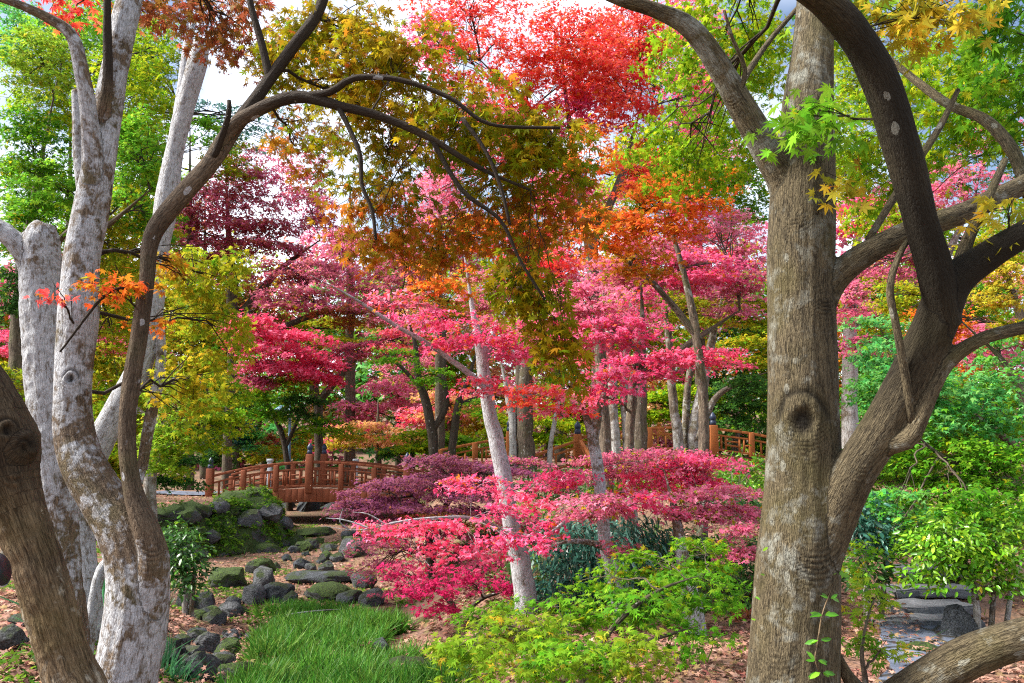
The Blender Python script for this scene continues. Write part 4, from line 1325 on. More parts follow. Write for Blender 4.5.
# hot pink layered tree left of centre
d = 30.0
mid_tree('hot pink layered maple leaning over the arched bridge on a dark trunk', [
    limb([to_ground(320, d, 10, 0.2), (319, 440, d, 9, 0.2), (317, 400, d, 9, 0.2), (305, 360, d, 11, 0.15), (280, 330, d, 8, 0.15), (250, 310, d - 1, 4, 0.15)]),
    limb([(317, 405, d, 9, 0.2), (345, 370, d, 7, 0.2), (370, 345, d, 5, 0.15)]),
], [
    (250, 330, 26.5, 34, 20, 1.9, 'hotpink', 0.15), (285, 350, 27.0, 56, 26, 2.0, 'hotpink', 0.15), (320, 370, 27.5, 36, 16, 1.8, 'hotpink', 0.15),
    (255, 372, 27.0, 30, 18, 1.4, 'crimson', 0.15), (360, 350, 28.5, 40, 12, 1.2, 'crimson', 0.15), (400, 340, 28.0, 40, 16, 0.9, 'redpink', 0.15),
], 37, limbpale=0.05, cscale=0.4)

# crimson layered tree
d = 31.0
mid_tree('deep crimson maple in drooping layers behind the hot pink one', [
    limb([to_ground(226, d, 10, 0.2), (228, 430, d, 9, 0.2), (232, 360, d, 9, 0.15), (232, 290, d, 11, 0.15), (228, 220, d, 8, 0.15), (226, 170, d, 5, 0.1)]),
    limb([(235, 320, d, 8, 0.15), (280, 270, d, 6, 0.1), (320, 240, d, 4, 0.1)]),
    limb([(236, 350, d, 8, 0.15), (300, 320, d - 1, 6, 0.1), (350, 305, d - 2, 4, 0.1)]),
], [
    (232, 200, 30.0, 62, 34, 1.5, 'crimson', 0.17), (270, 235, 30.0, 56, 20, 1.4, 'crimson', 0.17), (310, 210, 31.0, 34, 22, 0.9, 'crimson', 0.17),
    (215, 255, 30.0, 50, 26, 1.5, 'crimson', 0.17), (300, 270, 29.0, 60, 12, 1.4, 'crimson', 0.17), (310, 300, 29.0, 70, 12, 1.5, 'mauve', 0.17),
    (250, 165, 31.0, 40, 20, 0.9, 'crimson', 0.17), (350, 315, 29.0, 50, 12, 1.1, 'brownred', 0.17), (180, 230, 30.0, 30, 40, 1.2, 'crimson', 0.17),
], 38, limbpale=0.05, cscale=0.3)

# green maples at the left
d = 13.0
mid_tree('big green maple filling the upper left behind the pale forked tree', [
    limb([to_ground(12, d, 22, 0.3), (12, 500, d, 20, 0.3), (16, 380, d, 17, 0.25), (24, 270, d, 14, 0.2), (40, 170, d, 10, 0.2), (55, 90, d, 6, 0.2)]),
    limb([(22, 290, d, 9, 0.25), (90, 240, d - 1, 7, 0.2), (150, 190, d - 2, 5, 0.2)]),
    limb([(18, 330, d, 7, 0.25), (60, 240, d, 6, 0.2), (110, 215, d - 1, 4, 0.2)]),
], [
    (40, 60, 12, 52, 36, 1.4, 'lime', 0.085), (120, 95, 11.5, 50, 46, 1.3, 'yellowgreen', 0.085), (30, 140, 12, 46, 40, 1.5, 'green', 0.085),
    (60, 185, 12, 60, 30, 1.4, 'brightgreen', 0.085), (140, 150, 11, 44, 40, 1.4, 'brightgreen', 0.085), (150, 205, 12, 40, 34, 1.3, 'green', 0.085),
    (20, 230, 12, 40, 26, 1.4, 'green', 0.085), (110, 250, 12, 50, 40, 1.2, 'goldgreen', 0.085), (70, 30, 13, 60, 26, 0.9, 'brightgreen', 0.085),
    (150, 50, 13, 30, 30, 0.6, 'yellowgreen', 0.085), (210, 130, 13, 30, 22, 0.7, 'brightgreen', 0.085),
    (110, 330, 12, 46, 46, 1.4, 'goldgreen', 0.085), (10, 290, 12, 22, 30, 1.4, 'deepgreen', 0.085), (10, 400, 12, 30, 40, 1.4, 'goldgreen', 0.085),
], 39, limbpale=0.1)
mid_tree('light green maple drooping over the mossy wall left of the arched bridge', [
    limb([to_ground(152, 11.5, 14, 0.45), (150, 480, 11.5, 12, 0.45), (158, 430, 11.5, 10, 0.4), (170, 390, 11.5, 7, 0.35), (185, 360, 11.5, 5, 0.3)]),
    limb([(152, 470, 11.5, 7, 0.4), (180, 430, 11.6, 5, 0.3), (215, 410, 12, 3, 0.3)]),
], [
    (180, 410, 11.0, 44, 30, 1.7, 'lime', 0.07), (205, 430, 11.6, 40, 24, 1.6, 'yellowgreen', 0.07), (165, 450, 10.8, 34, 26, 1.7, 'lime', 0.07),
    (225, 400, 12, 34, 30, 1.5, 'yellowgreen', 0.07), (120, 410, 12, 34, 40, 1.5, 'yellowgreen', 0.07),
], 40, limbpale=0.3)
mid_tree('dark stemmed young green maple beside the lamp behind the arched bridge', [
    limb([to_ground(290, 29, 7, 0.1), (287, 458, 29, 6, 0.1), (280, 430, 29, 5, 0.1), (268, 405, 29, 3.5, 0.1), (256, 385, 29, 2, 0.1)]),
    limb([(285, 448, 29, 4.5, 0.1), (298, 420, 29, 3.5, 0.1), (310, 395, 29, 2, 0.1)]),
    limb([(274, 418, 29, 3, 0.1), (290, 400, 29, 2.4, 0.1), (296, 380, 29, 1.6, 0.1)]),
], [
    (262, 405, 28, 34, 18, 1.3, 'green', 0.16), (300, 405, 28.5, 34, 16, 1.3, 'deepgreen', 0.16), (325, 425, 28, 30, 10, 1.0, 'green', 0.16), (280, 385, 28, 40, 12, 1.2, 'yellowgreen', 0.16), (345, 432, 29, 26, 8, 0.8, 'goldgreen', 0.16),
], 41, limbpale=0.05, merge=True)

# low shrubby maples in front of the bridge
d = 14.0
mid_tree('rounded purple laceleaf maple in front of the right end of the arched bridge', [
    limb([to_ground(432, d, 12, 0.2), (430, 545, d, 10, 0.2), (425, 515, d, 8, 0.2), (410, 492, d, 5, 0.15)]),
    limb([(428, 530, d, 7, 0.2), (450, 500, d, 5, 0.15), (470, 475, d, 3, 0.15)]),
], [
    (385, 492, 13.6, 54, 20, 1.7, 'purple', 0.06), (445, 474, 14.0, 56, 24, 1.7, 'purple', 0.06), (495, 476, 13.8, 44, 18, 1.5, 'purple', 0.06),
    (400, 513, 13.4, 64, 12, 1.5, 'purple', 0.06), (470, 502, 13.6, 60, 18, 1.5, 'purple', 0.06), (450, 520, 13.2, 66, 10, 1.1, 'brownred', 0.06), (352, 508, 13.4, 30, 10, 1.1, 'purple', 0.06),
    (385, 555, 12.6, 46, 20, 0.7, 'mauve', 0.05), (520, 466, 14.4, 40, 12, 1.3, 'mauve', 0.06), (440, 540, 12.8, 60, 14, 0.9, 'darkred', 0.055),
], 42, name='maple_shrub', cat='shrub', limbpale=0.1)
d = 9.6
mid_tree('low magenta maple with sprays close to the ground under the bright pink layers', [
    limb([to_ground(455, d, 10, 0.2), (456, 620, d, 8, 0.15), (450, 600, d, 6, 0.15), (430, 588, d, 3, 0.1)]),
    limb([(456, 625, d, 6, 0.15), (480, 600, d, 4, 0.1), (510, 590, d, 2.5, 0.1)]),
], [
    (425, 588, 9.0, 48, 8, 1.3, 'magenta', 0.066), (465, 574, 9.2, 40, 7, 1.2, 'magenta', 0.066), (505, 588, 9.4, 34, 8, 1.1, 'magenta', 0.066),
    (400, 572, 9.4, 34, 7, 1.0, 'magenta', 0.066), (440, 606, 9.1, 40, 7, 0.9, 'magenta', 0.066),
    (480, 572, 10.4, 54, 22, 0.7, 'darkred', 0.066), (520, 530, 10.6, 50, 22, 0.6, 'darkred', 0.066), (400, 585, 10.2, 40, 16, 0.6, 'darkred', 0.06),  # sparse dark leaves behind, painted in as shadow below the pink layers
], 43, name='maple_shrub', cat='shrub', limbpale=0.1)

# green maple sapling across the lower middle
d = 5.4
mid_tree('spreading green maple sapling with star shaped leaves across the bottom middle', [
    limb([to_ground(585, d, 12, 0.3), (584, 690, d, 10, 0.3), (580, 665, d, 8, 0.25), (560, 645, d, 5, 0.2), (520, 632, d, 3, 0.2), (470, 622, d, 2, 0.2)]),
    limb([(582, 670, d, 6, 0.25), (620, 620, d, 5, 0.2), (660, 590, d + .2, 3.5, 0.2), (710, 572, d + .3, 2, 0.2)]),
    limb([(600, 650, d, 5, 0.25), (650, 640, d, 4, 0.2), (700, 625, d, 3, 0.2)]),
], [
    (520, 632, 5.2, 62, 22, 1.52, 'lime', 0.075, 'L', 'M7'), (470, 655, 4.8, 50, 18, 1.35, 'lime', 0.075, 'L', 'M7'), (560, 660, 4.8, 62, 18, 1.44, 'brightgreen', 0.075, 'L', 'M7'),
    (620, 655, 4.9, 60, 22, 1.35, 'lime', 0.075, 'L', 'M7'), (640, 605, 5.6, 66, 22, 1.52, 'brightgreen', 0.075, 'L', 'M7'), (700, 590, 5.9, 52, 26, 1.44, 'brightgreen', 0.075, 'L', 'M7'),
    (570, 610, 5.8, 46, 18, 1.26, 'brightgreen', 0.075, 'L', 'M7'), (690, 640, 5.4, 40, 18, 0.90, 'brightgreen', 0.075, 'L', 'M7'), (650, 565, 6.6, 46, 18, 1.26, 'green', 0.075, 'L', 'M7'),
    (705, 555, 6.9, 44, 20, 1.26, 'green', 0.075, 'L', 'M7'), (500, 610, 6.2, 46, 12, 0.99, 'brightgreen', 0.075, 'L', 'M7'), (600, 580, 6.8, 40, 16, 0.99, 'green', 0.075, 'L', 'M7'),
    (520, 672, 4.6, 60, 12, 1.17, 'lime', 0.075, 'L', 'M7'),
], 44, limbpale=0.2, twigs=0.6)
mid_tree('small yellow green maple shoots between the thick grey trunk and the stone path', [
    limb([to_ground(868, 4.6, 7, 0.3), (866, 690, 4.6, 6, 0.3), (862, 650, 4.6, 4, 0.2), (870, 610, 4.7, 3, 0.2), (880, 590, 4.8, 2, 0.2)]),
], [
    (868, 600, 4.8, 20, 22, 1.07, 'lime', 0.07, 'L', 'M7'), (862, 640, 4.7, 18, 18, 1.07, 'brightgreen', 0.07, 'L', 'M7'), (885, 648, 4.6, 22, 9, 0.8, 'lime', 0.07, 'L', 'M7'), (856, 560, 5.2, 16, 26, 1.07, 'green', 0.07, 'L', 'M7'),
], 45, limbpale=0.2, twigs=0.5)

# right hand greens
d = 9.5
mid_tree('bluish green maple with airy layers filling the right edge above the stone steps', [
    limb([to_ground(1045, d, 20, 0.3), (1046, 520, d, 18, 0.3), (1040, 440, d, 14, 0.25), (1010, 370, d, 9, 0.2), (960, 320, d, 5, 0.2)]),
    limb([(1042, 470, d, 9, 0.25), (980, 420, d, 6, 0.2), (910, 390, d, 3, 0.2)]),
    limb([(1044, 500, d, 8, 0.25), (990, 480, d - .5, 6, 0.2), (940, 455, d - .8, 4, 0.2), (890, 410, d - 1, 2.5, 0.2)]),
], [
    (880, 370, 9.2, 40, 36, 1.4, 'tealgreen', 0.08), (940, 400, 9.0, 52, 34, 1.4, 'tealgreen', 0.08), (1000, 400, 9.0, 40, 36, 1.4, 'tealgreen', 0.08),
    (900, 440, 9.0, 46, 30, 1.5, 'brightgreen', 0.08), (960, 460, 8.8, 54, 26, 1.6, 'brightgreen', 0.08), (1005, 470, 8.6, 34, 30, 1.4, 'green', 0.08),
    (870, 480, 9.4, 30, 22, 1.3, 'green', 0.08), (930, 490, 9.0, 56, 14, 1.4, 'green', 0.08), (880, 330, 10, 36, 20, 1.0, 'tealgreen', 0.08), (1000, 350, 9.6, 40, 18, 1.0, 'tealgreen', 0.08),
    (1010, 520, 8.4, 26, 20, 1.2, 'brightgreen', 0.08), (900, 500, 8.0, 44, 18, 1.2, 'tealgreen', 0.08), (970, 500, 7.6, 50, 16, 1.2, 'brightgreen', 0.08), (890, 545, 8.4, 30, 14, 0.9, 'green', 0.08),
], 46, limbpale=0.15)
mid_tree('golden leaved tree at the right edge beyond the arching dark limb', [
    limb([to_ground(1060, 15, 18, 0.3), (1055, 480, 15, 16, 0.3), (1040, 380, 15, 12, 0.3), (1015, 300, 15, 8, 0.2), (990, 230, 15, 5, 0.2)]),
], [
    (1000, 285, 14, 36, 26, 1.4, 'yellow', 0.09), (985, 250, 15, 40, 20, 1.1, 'goldgreen', 0.09), (940, 320, 15, 40, 20, 1.2, 'orange', 0.09), (1015, 330, 14, 30, 14, 1.1, 'goldgreen', 0.09),
    (900, 300, 16, 36, 24, 1.1, 'goldgreen', 0.09), (880, 260, 17, 40, 22, 1.0, 'mauve', 0.09),
], 47, limbpale=0.1)
d = 20.0
mid_tree('mauve pink tree glimpsed right behind the thick grey trunk and its limbs', [
    limb([to_ground(852, d, 18, 0.6), (850, 420, d, 16, 0.6), (850, 340, d, 14, 0.6), (852, 280, d, 12, 0.55), (860, 220, d, 8, 0.5), (870, 160, d, 5, 0.4)]),
    limb([(930, 330, d, 10, 0.6), (938, 290, d, 9, 0.6), (950, 250, d, 7, 0.5), (975, 200, d, 5, 0.4)]),
    limb([(850, 330, d, 7, 0.3), (890, 300, d, 6, 0.2), (940, 270, d, 5, 0.2)]),
], [
    (860, 215, 19, 46, 24, 1.3, 'pink', 0.12), (900, 260, 19, 44, 26, 1.1, 'mauve', 0.12), (850, 300, 19, 36, 26, 1.3, 'palepink', 0.12), (960, 180, 19, 50, 26, 1.0, 'palepink', 0.12),
    (990, 130, 19, 40, 20, 0.7, 'palepink', 0.12), (860, 345, 19, 30, 12, 1.1, 'mauve', 0.12), (910, 200, 20, 40, 30, 0.8, 'palepink', 0.12),
], 48, limbpale=0.1, cscale=0.35)

# ------------------------------------------------------------------ background trees
def far_tree(label, px, d, stem_top, w, puffs, seed, name='maple_tree', cat='tree', lean=0, group=None, pale=0.2):
    L = [limb([to_ground(px, d, w * 1.2, pale), (px + lean * 0.3, (stem_top + 470) / 2, d, w, pale), (px + lean, stem_top, d, w * 0.5, pale)], step=0.4)]
    return mid_tree(label, L, puffs, seed, name=name, cat=cat, merge=True, limbpale=0.05, twigs=0.0, cscale=0.25, group=group, seg=8)


d = 22.0
mid_tree('clump of bare grey brown stems standing in front of the raised walkway', [
    limb([to_ground(680, d, 12.2, 0.45), (678, 440, d, 10.1, 0.45), (672, 390, d, 8.6, 0.4), (668, 330, d, 7.2, 0.35), (655, 260, d, 4.3, 0.3)], step=0.15),
    limb([to_ground(694, d, 13.0, 0.5), (694, 430, d, 11.5, 0.5), (702, 390, d, 10.1, 0.5), (712, 340, d, 7.9, 0.45), (730, 270, d, 5.0, 0.3)], step=0.15),
    limb([to_ground(688, d + .3, 8.6, 0.4), (686, 420, d + .3, 7.9, 0.4), (690, 370, d + .3, 6.5, 0.35), (702, 310, d + .3, 5.0, 0.3)], step=0.15),
    limb([(697, 440, d - .1, 7.2, 0.35), (714, 400, d - .1, 6.5, 0.35), (740, 382, d - .2, 4.3, 0.3), (768, 372, d - .3, 2.9, 0.3)], step=0.15),
], [
    (690, 310, 21, 60, 20, 1.0, 'goldgreen', 0.12), (730, 300, 21, 44, 20, 0.8, 'mauve', 0.12), (640, 290, 21, 40, 26, 0.8, 'goldgreen', 0.12), (750, 385, 21, 24, 16, 1.0, 'deepgreen', 0.12),
], 51, limbpale=0.1, merge=True, cscale=0.4)
d = 18.0
mid_tree('pair of straight tan stems left of the bare stem clump near the raised walkway', [
    limb([to_ground(616, d, 12.2, 0.5), (616, 450, d, 10.8, 0.5), (613, 400, d, 10.1, 0.5), (610, 340, d, 8.6, 0.45), (600, 270, d, 5.8, 0.4)], step=0.15),
    limb([to_ground(627, d, 9.4, 0.5), (627, 440, d, 8.6, 0.5), (624, 390, d, 7.9, 0.5), (628, 330, d, 6.5, 0.4), (640, 250, d, 4.3, 0.3)], step=0.15),
], [
    (600, 340, 17, 40, 26, 0.9, 'redpink', 0.10), (640, 300, 17, 40, 26, 0.8, 'pink', 0.10),
], 52, merge=True, limbpale=0.2)
d = 24.0
mid_tree('dark twin stemmed tree with forked trunks behind the slim white trunk', [
    limb([to_ground(436, d, 12.2, 0.1), (434, 450, d, 10.1, 0.1), (428, 410, d, 9.4, 0.1), (418, 375, d, 7.2, 0.1), (414, 340, d, 5.0, 0.1), (400, 300, d, 3.6, 0.1)], step=0.2),
    limb([to_ground(453, d, 10.8, 0.12), (453, 446, d, 8.6, 0.12), (458, 405, d, 7.2, 0.1), (468, 380, d, 5.8, 0.1), (480, 340, d, 4.3, 0.1)], step=0.2),
    limb([(432, 432, d, 6.5, 0.1), (446, 405, d, 5.8, 0.1), (444, 372, d, 5.0, 0.1), (446, 320, d, 3.6, 0.1)], step=0.2),
    limb([(424, 392, d, 4.3, 0.1), (402, 368, d, 3.6, 0.1), (380, 350, d, 2.2, 0.1)], step=0.2),
    limb([(458, 405, d, 4.3, 0.1), (485, 396, d, 3.6, 0.1), (510, 400, d, 2.2, 0.1)], step=0.2),
], [
    (430, 375, 23, 30, 12, 0.9, 'green', 0.12), (395, 355, 23, 34, 10, 0.8, 'green', 0.12), (480, 405, 23, 26, 8, 0.8, 'green', 0.12), (440, 300, 24, 46, 24, 0.8, 'oliveor', 0.12), (410, 260, 24, 40, 30, 0.7, 'crimson', 0.12),
], 53, merge=True, limbpale=0.05)
d = 23.0
mid_tree('stout reddish brown trunk by the finial posts of the raised walkway', [
    limb([to_ground(526, d, 20.4, 0.2), (526, 450, d, 17.0, 0.2), (524, 410, d, 16.1, 0.2), (528, 360, d, 13.6, 0.2), (534, 300, d, 10.2, 0.2)], step=0.2),
    limb([to_ground(512, d, 8.5, 0.7), (513, 430, d, 7.6, 0.7), (508, 395, d, 6.8, 0.7), (500, 360, d, 5.1, 0.7)], step=0.2),
    limb([to_ground(549, d, 6.0, 0.6), (550, 450, d, 5.1, 0.6), (557, 410, d, 4.2, 0.6), (566, 370, d, 3.4, 0.5)], step=0.2),
], [(530, 320, 22, 50, 24, 0.9, 'goldgreen', 0.12), (560, 370, 23, 30, 18, 0.9, 'yellowgreen', 0.12)], 54, merge=True)

far_tree('peach and yellow small maple glowing beyond the middle of the arched bridge', 378, 33, 400, 6, [(372, 432, 32, 40, 14, 1.8, 'peach', 0.2), (345, 440, 32, 28, 8, 1.4, 'yellow', 0.2), (400, 440, 32, 26, 9, 1.4, 'peach', 0.2)], 61)
far_tree('dusty mauve pink tree in the gap above the peach maple', 398, 38, 370, 6, [(390, 395, 37, 44, 20, 1.7, 'palepink', 0.24), (360, 412, 36, 30, 14, 1.4, 'palepink', 0.24), (410, 370, 38, 40, 16, 1.3, 'mauve', 0.24)], 62)
far_tree('small bright pink maple between the lamp post and the peach maple', 346, 35, 425, 4, [(338, 432, 34, 16, 10, 1.5, 'hotpink', 0.2), (330, 446, 34, 18, 5, 1.2, 'hotpink', 0.2)], 63)
far_tree('coral orange tree seen between the dark twin trunks', 450, 34, 390, 6, [(450, 405, 33, 40, 18, 1.7, 'peach', 0.2), (420, 415, 34, 24, 14, 1.4, 'redpink', 0.2), (480, 420, 34, 28, 16, 1.4, 'yellow', 0.2)], 64)
far_tree('yellow green bushy tree low behind the finial posts', 548, 31, 410, 5, [(548, 428, 30, 44, 18, 1.8, 'yellowgreen', 0.2), (500, 425, 30, 34, 20, 1.7, 'yellowgreen', 0.2), (590, 415, 31, 34, 22, 1.6, 'yellowgreen', 0.2), (560, 400, 31, 40, 14, 1.4, 'goldgreen', 0.2)], 65)
far_tree('lime green rounded tree low behind the right end of the arched bridge', 412, 30, 430, 5, [(420, 440, 29, 44, 14, 1.8, 'yellowgreen', 0.18), (455, 445, 29, 36, 14, 1.7, 'brightgreen', 0.18), (395, 452, 29, 20, 6, 1.4, 'deepgreen', 0.18)], 66)
far_tree('fresh green tree behind the right end of the raised walkway', 736, 33, 380, 8, [(738, 402, 31, 40, 30, 1.8, 'deepgreen', 0.2), (690, 400, 32, 40, 22, 1.6, 'yellowgreen', 0.2), (650, 405, 32, 34, 20, 1.6, 'yellowgreen', 0.2), (600, 400, 32, 34, 20, 1.4, 'yellowgreen', 0.2), (740, 350, 32, 40, 20, 1.3, 'goldgreen', 0.2)], 67)
far_tree('teal green bushy tree behind the left end of the arched bridge', 235, 36, 400, 8, [(232, 430, 34, 26, 18, 1.8, 'teal', 0.22), (250, 440, 34, 22, 14, 1.5, 'tealgreen', 0.22), (215, 455, 33, 22, 12, 1.6, 'deepgreen', 0.22), (240, 405, 36, 30, 14, 1.4, 'tealgreen', 0.22)], 68)
far_tree('brownish pink shrub tree behind the rails near the lamp post', 262, 38, 430, 4, [(262, 440, 37, 22, 12, 1.6, 'brownred', 0.22), (300, 440, 37, 22, 14, 1.6, 'goldgreen', 0.22), (280, 452, 36, 40, 8, 1.7, 'goldgreen', 0.22)], 69, name='maple_shrub', cat='shrub')
far_tree('tall pale pink crown high between the olive and scarlet maples', 440, 26, 220, 9, [(430, 200, 25, 46, 34, 1.0, 'palepink', 0.14), (420, 130, 26, 50, 30, 0.3, 'palepink', 0.14), (480, 90, 26, 50, 30, 0.25, 'redpink', 0.14), (450, 250, 25, 44, 24, 1.0, 'mauve', 0.14), (395, 250, 25, 34, 24, 0.9, 'crimson', 0.14)], 70)
far_tree('yellow green tall tree behind the scarlet maple to the right', 640, 21, 200, 12, [(640, 175, 20, 56, 34, 1.2, 'yellowgreen', 0.12), (700, 120, 20, 60, 40, 1.1, 'yellowgreen', 0.12), (740, 190, 20, 40, 40, 1.1, 'green', 0.12), (735, 60, 20, 50, 40, 0.9, 'yellowgreen', 0.12), (660, 60, 20, 40, 30, 0.6, 'yellowgreen', 0.12)], 71)
far_tree('magenta pink tall maple high behind the vermilion one', 596, 24, 200, 9, [(600, 205, 23, 44, 22, 1.1, 'pink', 0.14), (690, 205, 23, 40, 20, 1.0, 'pink', 0.14), (560, 190, 23, 40, 24, 0.9, 'pink', 0.14), (720, 160, 23, 40, 24, 0.9, 'palepink', 0.14)], 72)
far_tree('tall green tree far behind the upper left maple', 70, 24, 120, 12, [(60, 90, 23, 60, 46, 1.4, 'yellowgreen', 0.14), (120, 40, 23, 50, 36, 0.8, 'yellowgreen', 0.14), (20, 30, 23, 50, 36, 1.0, 'tealgreen', 0.14), (150, 120, 23, 40, 40, 1.3, 'yellowgreen', 0.14), (40, 200, 22, 60, 46, 1.6, 'green', 0.14), (130, 230, 22, 60, 50, 1.6, 'goldgreen', 0.14), (220, 115, 25, 40, 22, 0.35, 'teal', 0.14), (260, 125, 25, 40, 26, 0.35, 'teal', 0.14)], 73, name='broadleaf_tree')
far_tree('dull red low maple seen between the white trunks at the left edge', 20, 19, 340, 7, [(14, 342, 18, 28, 16, 1.6, 'hotpink', 0.11), (110, 345, 18, 26, 12, 1.4, 'hotpink', 0.11), (60, 330, 18, 60, 16, 1.2, 'crimson', 0.11)], 74)
far_tree('deep green thicket tree low at the left behind the mossy wall', 120, 21, 420, 8, [(110, 440, 20, 60, 40, 1.8, 'goldgreen', 0.13), (170, 470, 20, 40, 20, 1.8, 'deepgreen', 0.13), (40, 450, 19, 60, 50, 1.8, 'deepgreen', 0.13), (110, 390, 20, 60, 40, 1.6, 'goldgreen', 0.13), (190, 340, 21, 50, 40, 1.6, 'goldgreen', 0.13)], 75, name='broadleaf_tree')
far_tree('aqua green dense tree behind the right hand maple', 930, 24, 330, 10, [(900, 400, 22, 60, 40, 1.9, 'tealgreen', 0.14), (980, 420, 22, 60, 46, 1.9, 'brightgreen', 0.14), (900, 470, 21, 60, 30, 1.9, 'green', 0.14), (990, 340, 22, 50, 24, 1.4, 'palepink', 0.14), (990, 500, 20, 50, 30, 1.9, 'deepgreen', 0.14), (880, 360, 23, 40, 24, 1.4, 'tealgreen', 0.14)], 76, name='broadleaf_tree')
far_tree('yellowish tall tree showing sky gaps in the upper right corner', 930, 26, 120, 10, [(930, 60, 25, 60, 44, 0.8, 'yellowgreen', 0.15), (1000, 150, 25, 40, 40, 0.6, 'green', 0.15), (860, 80, 25, 40, 50, 1.1, 'yellowgreen', 0.15), (850, 180, 25, 40, 40, 1.4, 'goldgreen', 0.15), (930, 170, 25, 50, 30, 0.8, 'yellowgreen', 0.15)], 77, name='broadleaf_tree')


far_tree('pale rose tall tree behind the gap under the olive canopy', 350, 36, 180, 9, [(340, 250, 35, 50, 30, 1.0, 'palepink', 0.2), (300, 180, 36, 40, 30, 0.6, 'crimson', 0.2), (370, 290, 35, 40, 24, 1.2, 'mauve', 0.2), (400, 310, 35, 46, 20, 1.2, 'palepink', 0.2)], 78)
far_tree('tall wine red tree behind the layered rose pink maple', 560, 35, 180, 9, [(540, 260, 34, 50, 34, 1.3, 'redpink', 0.2), (600, 290, 34, 50, 34, 1.3, 'palepink', 0.2), (500, 290, 34, 46, 30, 1.2, 'mauve', 0.2), (660, 330, 34, 50, 24, 1.2, 'goldgreen', 0.2), (560, 340, 34, 50, 24, 1.3, 'yellowgreen', 0.2)], 79)
far_tree('tall olive green tree behind the deep crimson maple', 205, 37, 200, 9, [(190, 300, 36, 50, 40, 1.6, 'goldgreen', 0.2), (260, 310, 36, 50, 34, 1.4, 'brownred', 0.2), (170, 200, 36, 40, 40, 1.3, 'yellowgreen', 0.2), (330, 330, 36, 50, 20, 1.2, 'goldgreen', 0.2), (120, 300, 34, 50, 46, 1.6, 'goldgreen', 0.2)], 80, name='broadleaf_tree')
far_tree('tall soft pink tree far behind the orange and vermilion maple', 700, 36, 180, 9, [(700, 300, 35, 50, 30, 1.3, 'mauve', 0.2), (740, 240, 35, 40, 40, 1.1, 'palepink', 0.2), (690, 250, 35, 50, 30, 1.1, 'redpink', 0.2), (760, 320, 35, 40, 30, 1.3, 'goldgreen', 0.2), (640, 240, 35, 40, 30, 0.9, 'palepink', 0.2)], 91)
far_tree('tall golden green tree far behind the arching dark limb', 890, 34, 180, 9, [(870, 300, 33, 40, 40, 1.4, 'goldgreen', 0.2), (920, 240, 33, 50, 40, 1.2, 'yellowgreen', 0.2), (980, 310, 33, 60, 30, 1.2, 'brightgreen', 0.2), (940, 350, 32, 60, 24, 1.4, 'orange', 0.2), (1010, 230, 33, 40, 40, 1.0, 'yellowgreen', 0.2)], 92, name='broadleaf_tree')


far_tree('tall lime green tree high between the white trunks', 190, 30, 120, 8, [(150, 60, 29, 50, 50, 1.2, 'yellowgreen', 0.17), (130, 160, 29, 50, 50, 1.4, 'brightgreen', 0.17), (230, 160, 29, 34, 26, 0.8, 'goldgreen', 0.17), (90, 10, 29, 50, 30, 1.0, 'yellowgreen', 0.17)], 93, name='broadleaf_tree')
far_tree('tall scarlet tree far behind the red maple at top middle', 520, 29, 120, 8, [(500, 130, 28, 50, 40, 1.1, 'redpink', 0.17), (600, 60, 28, 60, 50, 1.2, 'red', 0.17), (690, 40, 28, 50, 50, 1.1, 'redpink', 0.17), (560, 190, 28, 50, 40, 1.1, 'orange', 0.17), (650, 170, 28, 50, 40, 1.1, 'orange', 0.17), (440, 30, 28, 40, 30, 0.6, 'redpink', 0.17)], 94)


# the wood beyond, one mass
def forest():
    rng = np.random.default_rng(90)
    acc = []
    pals = ['yellowgreen', 'green', 'goldgreen', 'palepink', 'peach', 'deepgreen', 'tealgreen', 'mauve', 'oliveor', 'brightgreen', 'crimson', 'yellowgreen']
    for i in range(95):
        px = -80 + 1190 * (i % 48) / 48 + rng.normal() * 14
        far = 44 + 22 * (i // 48) + rng.random() * 8
        x = (px - CX) / FPX * far
        g = float(ground_z(x, far))
        h = 10.0 + rng.random() * 5 + 4.0 * (i // 48)
        for k in range(3):
            c = np.array((x + rng.normal() * 0.8, far + rng.normal(), g + h * (0.2 + 0.31 * k)))
            Rw = np.array((2.6, 2.0, h * 0.24))
            s = 0.36
            r = spray(rng, c, Rw, 560, s, 'L', 0.3, 14, None, 5)
            if r is None:
                continue
            q, N, D, S, _, _ = r
            acc.append((q, N, D, S, colours(pals[rng.integers(len(pals))], q, rng, 0.2)))
    q, N, D, S, C = [np.concatenate([a[i] for a in acc]) for i in range(5)]
    o = leaf_object('distant_woods', q, N, D, S, C, 'M3', M_LEAF, None)
    tag(o, 'hazy mixed autumn woods closing the view behind every tree', 'woods', kind='stuff')


forest()


# ------------------------------------------------------------------ shrubs and small plants
def shrub(name, label, base, stems, puffs, seed, mat=M_LEAF, cat='shrub', **kw):
    root = tree(name, label, cat, base)
    L = [limb(s, step=0.1) for s in stems]
    sk = plain_trunk(L, M_BARK_D, root, name='stems', seg=7)
    foliage(root, puffs, sk, M_BARK_D, seed=seed, crown='foliage', mat=mat, merge_branches=True, **kw)
    return root


